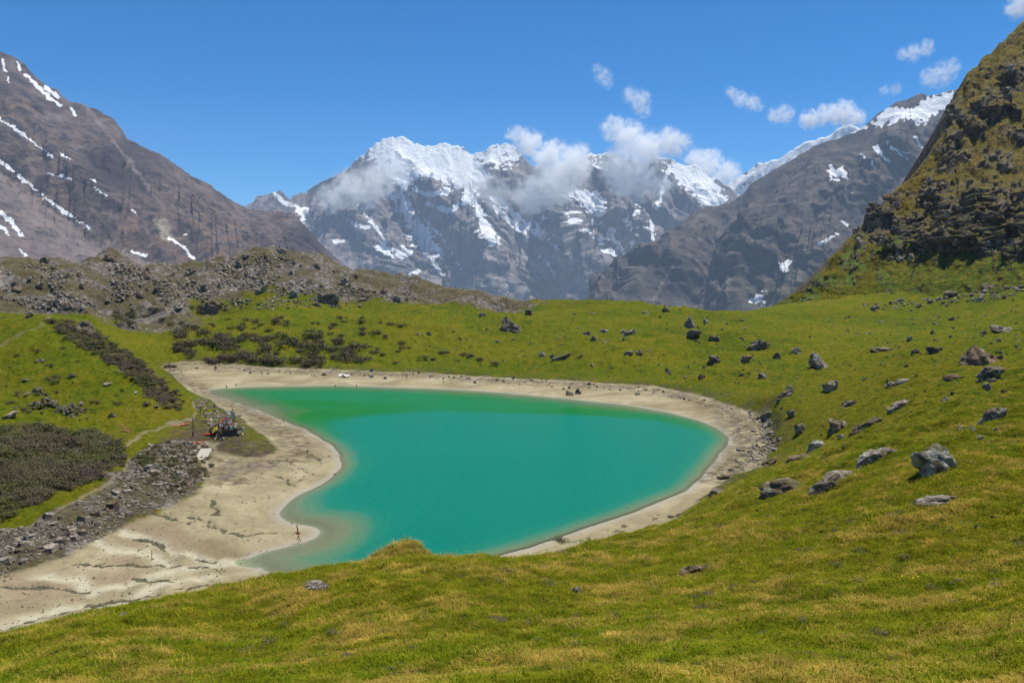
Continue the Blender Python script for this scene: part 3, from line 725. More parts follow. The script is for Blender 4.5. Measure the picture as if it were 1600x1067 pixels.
M_SNOW = mat_mountain('snow_mountain_rock', (0.090, 0.082, 0.084), (0.220, 0.188, 0.175), (0.33, 0.295, 0.275), (0.15, 0.125, 0.105), scale=.6)
def massif_snow(px, py, V):
    line = np.interp(px, [380, 560, 640, 760, 830, 900, 1000, 1060, 1150], [325, 258, 280, 276, 256, 268, 258, 274, 300])
    return np.clip(.32 - (py - line) / 120 + fbm(px * .05, py * .05, 5, 77, .65) * .34, 0, .74) * sstep(470, 560, px)
mountain('snow_mountain',
    [(330,345,9100),(385,322,9100),(403,306,9100),(420,303,9100),(437,299,9100),(452,311,9150),(480,296,10300),(520,279,9250),(550,257,9300),(575,234,9300),(598,218,9350),(612,215,9350),(640,219,9400),(660,228,9450),(690,226,9500),(715,230,9500),
     (740,241,9500),(758,238,9400),(766,228,9400),(790,224,9400),(802,232,9400),(815,243,9400),(836,263,9500),(860,262,9600),(900,248,9600),(925,238,9600),(950,240,9550),(985,252,9500),
     (1010,256,9450),(1025,246,9400),(1042,245,9400),(1060,254,9400),(1090,264,9400),(1115,279,9400),(1140,294,9450),(1170,312,9500),(1230,330,9500)],
    [(280,520,7500),(600,520,7380),(900,520,7380),(1300,520,7500)], 520, 260, M_SNOW,
    'tall hazy snow capped massif closing the valley under white clouds', 'mountain', 23, 110, .0017, -.55,
    spurs=[([(612,215),(560,300),(520,380),(490,460)], 260, 60), ([(650,275),(735,300),(760,380),(775,460)], 260, 55), ([(790,226),(835,300),(880,380),(960,470)], 280, 55),
           ([(1042,247),(985,320),(1010,400),(1040,470)], 250, 50), ([(930,240),(870,330),(910,420)], 150, 45), ([(600,270),(640,340),(700,425)], -220, 45), ([(760,290),(790,360),(850,450)], -220, 45),
           ([(930,290),(950,350),(1000,420)], -200, 40), ([(480,300),(440,380),(450,440)], 150, 45), ([(1100,275),(1090,350),(1060,420)], 130, 40)],
    snow=[[(578,240),(600,218),(650,224),(700,230),(742,248),(765,278),(745,296),(712,292),(680,276),(650,282),(632,296),(605,275)], [(604,300),(632,296),(650,330),(664,352),(698,398),(692,403),(655,384),(628,348)],
          ([(662,392),(675,410),(692,427)], 4.5), ([(625,385),(640,395)], 4.5), ([(545,343),(560,352),(575,356)], 3.9), ([(520,375),(535,378)], 4.5), ([(592,388),(600,384),(604,392)], 6.0), ([(606,386),(622,394),(638,400)], 3.9), ([(612,400),(630,404)], 3.9),
          [(716,290),(740,302),(752,326),(772,360),(781,384),(770,386),(752,368),(745,330)], ([(768,308),(800,330),(825,352),(848,374)], 5.1), ([(775,325),(810,360)], 4.5), ([(800,335),(825,370)], 3.3), ([(832,320),(845,335),(850,340)], 3.6),
          [(866,285),(905,296),(935,300),(948,322),(942,345),(922,332),(900,312),(880,300)], ([(925,345),(948,360),(985,412)], 3.9), ([(940,350),(962,362)], 4.5), ([(950,388),(968,402)], 3.3), ([(960,372),(975,390)], 2.4),
          [(971,336),(986,342),(990,364),(984,362),(978,348)], ([(990,338),(1000,318)], 2.4), ([(986,378),(992,398)], 3.3), [(1050,258),(1075,254),(1100,268),(1122,290),(1136,312),(1122,328),(1100,322),(1080,300),(1062,285)],
          ([(1046,262),(1034,300),(1026,330)], 3.3), ([(1018,345),(1022,385)], 2.4), ([(430,303),(444,318),(462,322),(478,345)], 4.5), ([(478,330),(470,345)], 4.5), ([(770,240),(790,232),(806,246)], 7.5), ([(735,310),(700,330),(668,318)], 6.0),
          ([(640,430),(655,422)], 3.0), ([(862,302),(885,330),(905,352)], 2.6), ([(822,332),(848,362),(872,392)], 2.2), ([(896,330),(922,362),(952,402)], 2.2), ([(655,330),(690,372),(720,420)], 2.0), ([(560,320),(590,360),(605,380)], 2.0), ([(1000,400),(1014,430)], 1.8), ([(845,400),(868,428)], 1.8), ([(700,300),(668,305),(650,296)], 6.0)],
    scree=[([(850,390),(895,425),(930,462)], 3.0), ([(880,380),(930,440)], 2.4), ([(762,390),(768,450)], 2.2), ([(790,360),(840,420)], 2), ([(820,400),(850,430)], 3)],
    ochre=lambda px, py, t: .2 + 0 * px, snowline=massif_snow, jag=7.0, gain=.64)
mountain('snow_ridge',
    [(1080,330,10300),(1120,305,10300),(1140,288,10300),(1158,272,10300),(1172,264,10300),(1190,256,10300),(1213,250,10300),(1226,240,10300),(1242,234,10300),(1262,221,10300),(1278,214,10300),(1298,209,10300),(1312,200,10300),(1326,195,10300),(1340,202,10300),
     (1380,215,10300),(1440,250,10300)], [(1060,400,9700),(1460,400,9700)], 190, 70, M_SNOW,
    'distant jagged snow ridge peeping over the grey mountain', 'mountain', 33, 90, .004, .2, snow=[[(1060,400),(1120,300),(1240,225),(1330,180),(1480,240),(1480,420)]], jag=5.0)

# ------------------------------------------------------------------ the grassy hill with its crags
def mat_hill():
    n = NT('craggy_hill')
    v = n.objco()
    geo = n.node('ShaderNodeNewGeometry')
    sp = n.node('ShaderNodeSeparateXYZ'); n.put(sp.inputs[0], geo.outputs['Normal'])
    big = n.noise(v, 0.03, 5, 0.6); mid = n.noise(v, 0.25, 6, 0.65); fine = n.noise(v, 1.1, 6, 0.7)
    up = n.ramp(mid, [(0.28, (0.060, 0.053, 0.014)), (0.50, (0.140, 0.116, 0.026)), (0.70, (0.205, 0.165, 0.048))])
    low = n.ramp(mid, [(0.28, (0.046, 0.072, 0.004)), (0.52, (0.092, 0.138, 0.006)), (0.72, (0.140, 0.155, 0.018))])
    g = n.mix(n.rng(n.math('ADD', n.attr('low'), n.math('MULTIPLY', n.math('SUBTRACT', big, 0.5), 1.2)), 0.3, 0.75), up, low)
    g = n.mix(n.math('MULTIPLY', n.rng(fine, 0.46, 0.34), 0.7), g, (0.022, 0.022, 0.009))
    rs = n.mapping(v, (0.5, 0.5, 0.16))
    ra = n.noise(rs, 1.0, 7, 0.66)
    rock = n.ramp(ra, [(0.30, (0.040, 0.031, 0.022)), (0.47, (0.140, 0.106, 0.074)), (0.60, (0.240, 0.185, 0.130)), (0.78, (0.35, 0.29, 0.22))])
    rock = n.mix(n.rng(n.noise(v, 0.12, 4, 0.6), 0.52, 0.66), rock, n.ramp(ra, [(0.3, (0.04, 0.022, 0.014)), (0.65, (0.15, 0.085, 0.052))]))
    steep = n.math('ADD', n.math('SUBTRACT', 0.66, sp.outputs[2]), n.math('MULTIPLY', n.math('SUBTRACT', fine, 0.5), 0.55))
    k = n.rng(n.math('ADD', steep, n.math('MULTIPLY', n.attr('crag'), 0.10)), 0.02, 0.14)
    c = n.mix(k, g, rock)
    b = n.bump(n.math('ADD', n.math('MULTIPLY', ra, 1.2), fine), 1.0, 1.1)
    return n.done(n.bsdf(c, 0.9, b, 0.15))
def craggy_hill():
    ridge = np.array([(1196,484,330),(1208,477,332),(1232,468,335),(1262,447,340),(1292,420,345),(1320,386,350),(1345,352,356),(1368,326,362),(1400,296,370),(1430,266,378),(1457,236,386),(1478,206,392),
                      (1483,180,396),(1492,150,400),(1506,130,404),(1520,106,408),(1542,84,414),(1570,56,422),(1600,34,430),(1700,-40,455),(1900,-190,500)], float)
    k = np.concatenate([[0], np.cumsum(np.hypot(np.diff(ridge[:, 0]), np.diff(ridge[:, 1])))]); k /= k[-1]
    foot = np.array([(1196,486,326),(1240,483,312),(1300,482,295),(1380,476,285),(1480,468,268),(1600,456,250),(1720,450,235),(1950,440,200),(2400,420,150)], float)
    kf = np.linspace(0, 1, len(foot))
    nc, nr = 330, 330
    s = np.linspace(0, 1, nc)
    jg = fbm(s * 60, s * 0, 4, 301) * 5 + fbm(s * 14, s * 0 + 5, 2, 302) * 5
    R_ = P(np.interp(s, k, ridge[:, 0]) + jg * .7, np.interp(s, k, ridge[:, 1]) + jg * sstep(0, .06, s), np.interp(s, k, ridge[:, 2]))
    F_ = P(np.interp(s, kf, foot[:, 0]), np.interp(s, kf, foot[:, 1]), np.interp(s, kf, foot[:, 2]))
    F_[:, 2] -= 2.5
    t = np.linspace(0, 1, nr)[:, None]
    B = R_[None] + (F_ - R_)[None] * t[..., None]
    B[..., 2] -= .05 * np.linalg.norm(F_ - R_, axis=-1)[None] * np.sin(np.pi * t)
    al = np.gradient(R_, axis=0); nrm = np.cross(al, F_ - R_)
    nrm /= np.linalg.norm(nrm, axis=-1, keepdims=True) + 1e-9
    nrm *= np.sign(nrm[:, 2:3] + 1e-9)
    out = nrm.copy(); out[:, 2] *= .25; out /= np.linalg.norm(out, axis=-1, keepdims=True) + 1e-9
    px, py = project(B)
    fade = sstep(0, .05, s)[None] * sstep(0, .03, t) * sstep(1, .93, t)
    x, z = B[..., 0], B[..., 2]; y = B[..., 1]
    q1 = fbm(px * .022, py * .022, 4, 201); q2 = fbm(px * .022, py * .022, 4, 202)
    disp = np.zeros(px.shape); crag = np.zeros(px.shape)
    def wedge(cx, cy, w, h, amp, tilt=0., sharp=.12):
        nonlocal disp, crag
        sel = (np.abs(px - cx) < w * 1.1) & (np.abs(py - cy) < h * 1.3)
        if not sel.any(): return
        a = (px[sel] - cx + q1[sel] * w * .35) / w; b = (py[sel] - cy + q2[sel] * h * .3 - tilt * (px[sel] - cx)) / h
        prof = np.clip((b + .5) / (1 - sharp), 0, 1) ** 1.3 * sstep(.5, .5 - sharp, b)
        m = prof * sstep(.5, .34, np.abs(a))
        disp[sel] = np.maximum(disp[sel], m * amp * .36); crag[sel] = np.maximum(crag[sel], sstep(.05, .3, m))
    big = [(1560,335,120,150,17,-.1),(1440,360,62,100,13,0),(1500,345,64,110,15,0),(1590,370,60,90,13,0),(1385,330,46,70,8,-.2),(1560,160,60,60,12,.1),(1590,110,50,70,12,0),(1520,190,40,60,8,0),(1495,165,22,60,6,0),
           (1465,300,50,60,9,0),(1410,270,36,40,6,-.3),(1560,250,60,40,6,0),(1530,300,50,60,10,0),(1400,395,30,34,5,0),(1365,370,34,34,5,0),(1340,415,26,26,4,0),(1380,430,22,26,4,0),(1500,240,36,30,5,0),
           (1590,210,40,24,6,.2),(1300,440,24,18,3,-.3),(1270,462,22,14,2.5,-.3),(1325,400,24,24,4,-.4),(1350,365,22,26,4,-.4),(1660,300,90,120,14,0),(1640,180,60,70,9,0)]
    for w in big: wedge(*w, .32)
    rr = np.random.default_rng(5)
    for _ in range(120):
        u = rr.random(); c = s[int(u * (nc - 1))]
        i, j = int(rr.uniform(.04, .82) ** 1.0 * (nr - 1)), int(u * (nc - 1))
        sz = rr.uniform(6, 24)
        wedge(px[i, j], py[i, j], sz * rr.uniform(.5, 1.1), sz * rr.uniform(.8, 1.5), sz * rr.uniform(.08, .17), rr.uniform(-.8, .6), .25)
    blocky = (ridged(px * .07 + q1, py * .020 + q2, 5, 205, .6) - .45)
    d2 = disp + crag * (blocky * 9.5 + (ridged(px * .14, py * .07, 3, 207) - .45) * 2.8) * sstep(0, 4, disp)
    d2 = d2 + (fbm(px * .03, py * .03, 4, 208) * 3.0 + fbm(px * .12, py * .12, 4, 209, .6) * 1.3) * (1 - .4 * crag)
    V = B + out[None] * (d2 * fade)[..., None]
    nb = 24
    tb = np.linspace(1, 0, nb + 1)[:-1, None]
    bk = R_[None] + np.stack([20 + 0 * s, 260 + 0 * s, -np.maximum(R_[:, 2] + 40, 5)], -1)[None] * tb[..., None]
    V = np.concatenate([bk, V], 0)
    low = np.concatenate([np.zeros((nb, nc)), sstep(345, 410, py + fbm(px * .02, py * .02, 4, 211) * 34 + 0 * t)], 0)
    cg = np.concatenate([np.zeros((nb, nc)), crag], 0)
    me = mesh_np('craggy_hill', V.reshape(-1, 3), grid_faces(*V.shape[:2])[:, ::-1], mat_hill(), True, dict(low=low.ravel(), crag=cg.ravel()))
    global HILL
    HILL = (V[nb:], crag, px, py, t + 0 * px)
    obj('craggy_hill', me, label='steep olive green hillside broken by dark brown crags', cat='hill', kind='structure')
craggy_hill()

# ------------------------------------------------------------------ clouds (real volumes hanging before the massif, outside the haze)
def cloud(name, label, Y, lobes, dens=.02, rough=1.0, nscale=.0075, seed=0.0):
    """lobes: (px, py, radius px)"""
    k = Y / F
    c = np.array([P(float(a), float(b), Y) for a, b, r in lobes]); grow = 1.08 if max(r for a, b, r in lobes) > 20 else 1.42
    rad = np.array([r * k * grow for a, b, r in lobes])
    c[:, 1] += (np.random.default_rng(int(seed) + 3).random(len(c)) - .5) * rad * .8
    cen = c.mean(0); c = c - cen
    bm = bmesh.new(); bmesh.ops.create_icosphere(bm, subdivisions=4, radius=1.0)
    dirs = np.array([v.co[:] for v in bm.verts])
    R_ = np.full(len(dirs), rad.min() * .3)
    for ci, ri in zip(c, rad * 1.10):
        b = dirs @ ci; disc = b * b - (ci @ ci - ri * ri)
        t = np.where(disc > 0, b + np.sqrt(np.maximum(disc, 0)), 0)
        R_ = np.maximum(R_, t)
    for v, d, r in zip(bm.verts, dirs, R_): v.co = d * r
    for _ in range(2): bmesh.ops.smooth_vert(bm, verts=bm.verts, factor=.5, use_axis_x=True, use_axis_y=True, use_axis_z=True)
    me = bpy.data.meshes.new(name); bm.to_mesh(me); bm.free()
    n = NT(name + '_vapour')
    v = n.objco()
    acc = None
    for ci, ri in zip(c, rad):
        dist = n.node('ShaderNodeVectorMath', operation='DISTANCE'); n.put(dist.inputs[0], v); dist.inputs[1].default_value = tuple(ci)
        f = n.math('SUBTRACT', 1.0, n.math('DIVIDE', dist.outputs['Value'], float(ri)))
        if acc is None: acc = f
        else:
            sm = n.node('ShaderNodeMath', operation='SMOOTH_MAX'); n.put(sm.inputs[0], acc); n.put(sm.inputs[1], f); sm.inputs[2].default_value = .12; acc = sm.outputs[0]
    off = n.node('ShaderNodeVectorMath', operation='ADD'); n.put(off.inputs[0], v); off.inputs[1].default_value = (seed * 913, seed * 377, 0)
    nz = n.noise(off.outputs[0], 2.4 / float(rad.mean()), 7, 0.66, 0.4)
    d = n.math('ADD', n.math('MULTIPLY', acc, 1.5), n.math('MULTIPLY', n.math('SUBTRACT', nz, 0.53), (6.0 if grow < 1.2 else 7.5) * rough))
    d = n.math('MULTIPLY', n.rng(d, 0.0, 1.1), dens)
    d = n.math('MULTIPLY', d, n.rng(acc, 0.0, 0.35))
    pv = n.node('ShaderNodeVolumePrincipled'); pv.inputs['Color'].default_value = (1, 1, 1, 1); pv.inputs['Anisotropy'].default_value = 0.0
    n.put(pv.inputs['Density'], d)
    m = n.done(pv.outputs[0], 'Volume')
    me.materials.append(m)
    return obj(name, me, label=label, cat='cloud', loc=tuple(cen))
G1 = 'clouds clinging to the snow massif'; G2 = 'small clouds in the blue sky'
CLOUDS = [
 ('soft white cloud on the west shoulder of the snow summit', 7350, [(515,310,30),(548,296,38),(585,280,40),(618,268,32),(570,302,32),(640,258,20)], .0060, G1),
 ('thin veil of cloud below the snow summit beside the dark rock peak', 7350, [(690,258,26),(722,268,34),(748,290,36),(780,308,32)], .0045, G1),
 ('tall bright cloud plume rising right of the dark rock peak', 7350, [(803,210,18),(828,228,30),(858,248,38),(890,262,42),(868,290,42),(830,306,36),(905,245,26)], .014, G1),
 ('billowing white cloud over the saddle of the snow massif', 7350, [(958,200,24),(985,215,34),(1012,232,36),(1045,226,30),(970,262,40),(975,285,30),(1066,222,18),(1000,262,30)], .014, G1),
 ('white cloud behind the east snow face of the massif', 10000, [(1085,248,22),(1110,256,30),(1135,272,26),(1100,270,28)], .010, G1),
 ('little low cloud before the face of the snow massif', 7350, [(998,296,20),(1020,292,20),(1042,290,14)], .008, G1),
 ('faint topmost wisp of cloud above the massif', 8000, [(933,106,8),(942,120,13),(950,130,9)], .005, G2),
 ('small ragged cloud just above the billowing saddle cloud', 8000, [(985,150,13),(1000,158,16),(1005,172,12)], .007, G2),
 ('slim slanting cloud strip alone in the blue sky', 8000, [(1142,146,9),(1158,154,12),(1174,162,12),(1186,168,7)], .010, G2),
 ('small puff of cloud between the slanting strip and the twin cloud', 8000, [(1212,180,12),(1228,178,14)], .009, G2),
 ('twin white cloud above the distant snow ridge', 8000, [(1268,186,15),(1288,180,15),(1318,178,19),(1338,184,15),(1326,172,13)], .016, G2),
 ('small cloud wisp near the craggy hill, uppermost of three', 8000, [(1412,84,9),(1430,82,13),(1446,76,12)], .008, G2),
 ('lean ragged cloud beside the craggy hill crest', 8000, [(1456,122,16),(1472,116,18),(1484,106,12)], .006, G2),
 ('tiny flat cloud over the snowy top of the grey mountain', 8000, [(1384,141,8),(1398,140,9)], .007, G2),
 ('cloud peeping in over the crest of the craggy hill', 8000, [(1588,14,16),(1606,4,18)], .010, G2),
]
for i, (lab, Y, lobes, dens, grp) in enumerate(CLOUDS):
    o = cloud('cloud', lab, Y, lobes, dens * 1.05, 1.0, .0075 if grp == G1 else .011, float(i + 1))
    o['group'] = grp

# ------------------------------------------------------------------ haze in the valley air
def haze():
    x0, x1, y0, y1, z0, z1 = -7000, 7000, -6950, 6950, -372, 1200
    v = [(x, y, z) for z in (z0, z1) for y in (y0, y1) for x in (x0, x1)]
    f = [(0, 2, 3, 1), (4, 5, 7, 6), (0, 1, 5, 4), (2, 6, 7, 3), (0, 4, 6, 2), (1, 3, 7, 5)]
    me = bpy.data.meshes.new('haze'); me.from_pydata(v, [], f); me.update()
    n = NT('haze')
    pv = n.node('ShaderNodeVolumePrincipled'); pv.inputs['Color'].default_value = (0.56, 0.72, 1.0, 1); pv.inputs['Density'].default_value = 5.2e-5
    pv.inputs['Anisotropy'].default_value = 0.0
    me.materials.append(n.done(pv.outputs[0], 'Volume'))
    o = obj('haze', me, label='thin blue haze filling the valley air', cat='haze', kind='stuff')
haze()

# ------------------------------------------------------------------ scattering what nobody could count
def scatter(name, pts, rot, scl, idx, sources, label, cat):
    """one object: a cloud of points that carries copies of the source meshes"""
    pts = np.asarray(pts, np.float32)
    me = bpy.data.meshes.new(name)
    me.vertices.add(len(pts)); me.vertices.foreach_set('co', pts.ravel())
    for an, av, ty in (('rot', rot, 'FLOAT_VECTOR'), ('scl', scl, 'FLOAT_VECTOR')):
        a = me.attributes.new(an, ty, 'POINT'); a.data.foreach_set('vector', np.asarray(av, np.float32).ravel())
    a = me.attributes.new('idx', 'INT', 'POINT'); a.data.foreach_set('value', np.asarray(idx, np.int32))
    me.update()
    o = obj(name, me, label=label, cat=cat, kind='stuff')
    coll = bpy.data.collections.new(name + '_sources')
    for i, sm in enumerate(sources):
        coll.objects.link(bpy.data.objects.new('%s_source_%02d' % (name, i), sm))
    ng = bpy.data.node_groups.new(name + '_scatter', 'GeometryNodeTree')
    ng.interface.new_socket('Geometry', in_out='INPUT', socket_type='NodeSocketGeometry')
    ng.interface.new_socket('Geometry', in_out='OUTPUT', socket_type='NodeSocketGeometry')
    gi = ng.nodes.new('NodeGroupInput'); go = ng.nodes.new('NodeGroupOutput')
    ci = ng.nodes.new('GeometryNodeCollectionInfo'); ci.inputs['Collection'].default_value = coll
    ci.inputs['Separate Children'].default_value = True; ci.inputs['Reset Children'].default_value = True
    ip = ng.nodes.new('GeometryNodeInstanceOnPoints'); ip.inputs['Pick Instance'].default_value = True
    def na(nm, ty):
        q = ng.nodes.new('GeometryNodeInputNamedAttribute'); q.data_type = ty; q.inputs['Name'].default_value = nm
        return q.outputs['Attribute']
    lk = ng.links.new
    lk(gi.outputs[0], ip.inputs['Points']); lk(ci.outputs[0], ip.inputs['Instance'])
    lk(na('idx', 'INT'), ip.inputs['Instance Index'])
    e2r = ng.nodes.new('FunctionNodeEulerToRotation'); lk(na('rot', 'FLOAT_VECTOR'), e2r.inputs[0]); lk(e2r.outputs[0], ip.inputs['Rotation'])
    lk(na('scl', 'FLOAT_VECTOR'), ip.inputs['Scale']); lk(ip.outputs[0], go.inputs[0])
    md = o.modifiers.new('scatter', 'NODES'); md.node_group = ng
    return o

# ------------------------------------------------------------------ rocks
def mat_rock(name, k, lichen, tint=(1, 1, 1), moss=0.3):
    n = NT(name)
    v = n.objco()
    inf = n.node('ShaderNodeObjectInfo')
    off = n.node('ShaderNodeVectorMath', operation='ADD'); n.put(off.inputs[0], v)
    n.put(off.inputs[1], n.math('MULTIPLY', inf.outputs['Random'], 40.0))
    v = off.outputs[0]
    c = rock_color(n, v, k, 1.6)
    c = n.mix(1.0, c, tint, 'MULTIPLY')
    var = n.math('ADD', 0.65, n.math('MULTIPLY', inf.outputs['Random'], 0.7))
    c = n.mix(1.0, c, n.ramp(var, [(0.0, 0.0), (1.0, 1.0)]), 'MULTIPLY')
    li = n.noise(v, 3.2, 6, 0.7)
    c = n.mix(n.rng(li, 0.60 - lichen * .12, 0.66 - lichen * .1), c, n.ramp(n.noise(v, 9.0, 3), [(0.35, (0.20, 0.21, 0.17)), (0.6, (0.40, 0.40, 0.35))]))
    geo = n.node('ShaderNodeNewGeometry'); sp = n.node('ShaderNodeSeparateXYZ'); n.put(sp.inputs[0], geo.outputs['Normal'])
    mo = n.math('MULTIPLY', n.rng(sp.outputs[2], 0.4, 0.85), n.rng(n.noise(v, 2.3, 5, 0.65), 0.62 - moss * .3, 0.70 - moss * .3))
    c = n.mix(n.math('MULTIPLY', mo, 0.8), c, n.ramp(n.noise(v, 7.0, 4), [(0.35, (0.040, 0.042, 0.010)), (0.65, (0.105, 0.095, 0.025))]))
    st = n.noise(n.mapping(v, (1.2, 1.2, 7.0), (0.5, 0.35, 0)), 1.0, 6, 0.65)
    b = n.bump(n.math('ADD', st, n.noise(v, 6.0, 6, 0.7)), 1.0, 0.10)
    return n.done(n.bsdf(c, 0.9, b, 0.12))
M_ROCK = mat_rock('grey_rock', 1.65, .6, (1, .90, .77), .4)
M_DARK = mat_rock('dark_rock', 1.15, .4, (1, .87, .73), .6)
M_LICH = mat_rock('lichen_rock', 1.15, 1.5, (1, .90, .78), .6)
M_PALE = mat_rock('pale_rock', 1.6, .8, (1, .93, .83), .1)
M_BROWN = mat_rock('brown_rock', 1.15, .3, (1.1, .84, .64), .6)
M_SLATE = mat_rock('slate', 2.1, .5, (1, .93, .82), .0)

def rock_mesh(name, seed, sub, shape, mat, planes=11, bumpy=.26, layered=0.):
    rr = random.Random(seed)
    bm = bmesh.new(); bmesh.ops.create_icosphere(bm, subdivisions=sub, radius=1.0)
    pl = []
    for _ in range(planes):
        d = Vector((rr.gauss(0, 1), rr.gauss(0, 1), rr.gauss(0, .8))).normalized(); pl.append((d, rr.uniform(.48, .86)))
    off = Vector((rr.uniform(-50, 50), rr.uniform(-50, 50), rr.uniform(-50, 50)))
    for v in bm.verts:
        p = v.co.copy()
        for d, h in pl:
            e = p.dot(d) - h
            if e > 0: p -= d * e * .94
        if layered:
            z = p.z + .25 * p.x
            k = math.floor(z * 5 + mnoise.noise(p * 1.3 + off) * .9)
            f = (math.sin(k * 12.9 + seed) * .5) * layered
            p.x *= 1 + f; p.y *= 1 + f
        if sub >= 2:
            p += v.co * (mnoise.fractal(p * 1.7 + off, .7, 2.1, 4 if sub > 2 else 2) * bumpy)
            if sub >= 4: p += v.co * ((mnoise.ridged_multi_fractal(p * 3.1 + off, .9, 2.1, 3, .9, 2.0) - 1.0) * bumpy * .16)
        else:
            p *= 1 + rr.uniform(-.12, .12)
        v.co = p
    if shape == 'wedge':
        for v in bm.verts: k = max(.12, 1 - .55 * (v.co.z + .3)); v.co.x = v.co.x * k - .35 * v.co.z; v.co.y *= k
    elif shape == 'spire':
        for v in bm.verts: k = max(.08, .75 - .65 * v.co.z); v.co.x = v.co.x * k - .25 * v.co.z; v.co.y *= k
    elif shape == 'slab':
        for v in bm.verts: v.co.x += .55 * v.co.z
    elif shape == 'block':
        for v in bm.verts: v.co.z = math.copysign(abs(v.co.z) ** .7, v.co.z); v.co.x = math.copysign(abs(v.co.x) ** .8, v.co.x)
    lo = Vector((min(v.co.x for v in bm.verts), min(v.co.y for v in bm.verts), min(v.co.z for v in bm.verts)))
    hi = Vector((max(v.co.x for v in bm.verts), max(v.co.y for v in bm.verts), max(v.co.z for v in bm.verts)))
    c, s = (lo + hi) / 2, hi - lo
    for v in bm.verts: v.co = Vector(((v.co.x - c.x) / s.x, (v.co.y - c.y) / s.y, (v.co.z - lo.z) / s.z))      # a unit box standing on z = 0
    for v in bm.verts:                      # a foot that widens into the ground
        if v.co.z < .5:
            q = 1 + 1.1 * ((.5 - v.co.z) / .5) ** 2
            v.co.x = max(-.5, min(.5, v.co.x * q)); v.co.y = max(-.5, min(.5, v.co.y * q))
    for f in bm.faces: f.smooth = sub >= 4
    me = bpy.data.meshes.new(name); bm.to_mesh(me); bm.free()
    me.materials.append(mat)
    return me
_rk = 0
def place(name, px, py, w, h, mat, shape='round', tilt=0., label=None, cat='rock', group=None, sub=4, yaw=None, deep=.85, sink=.32, layered=0., me=None):
    """a rock whose foot is seen at photo pixel (px, py), w and h in photo pixels"""
    global _rk
    _rk += 1
    g = drop(px, py)[0]
    if np.isnan(g[0]): print('no ground under', px, py); return None
    k = math.hypot(g[0], g[1]) / F
    if me is None: me = rock_mesh(name, 100 + _rk, sub, shape, mat, layered=layered)
    W_, H_ = w * k * .90, h * k * .78
    r = random.Random(_rk)
    yw = r.uniform(-.25, .25) if yaw is None else yaw
    D_ = max(W_ * deep, H_ * .6)
    fwd = D_ * .40
    az = math.atan2(g[0], g[1])
    x, y = g[0] + math.sin(az) * fwd, g[1] + math.cos(az) * fwd
    rr_ = np.linspace(0, 6.283, 9)[:-1]
    zc = float(ground_z(x, y)[0]); zz = ground_z(x + np.cos(rr_) * W_ * .42, y + np.sin(rr_) * D_ * .42)
    zlo = min(float(zz.min()), g[2], zc); rise = min(max(zc - zlo, 0), H_ * 1.2)
    o = obj(name, me, label=label, cat=cat, group=group, loc=(x, y, zlo - H_ * sink), rot=(r.uniform(-.08, .08), tilt + r.uniform(-.05, .05), -az + yw), scale=(W_ * 1.04, D_, H_ * (1 + sink) + rise * .6))
    return o

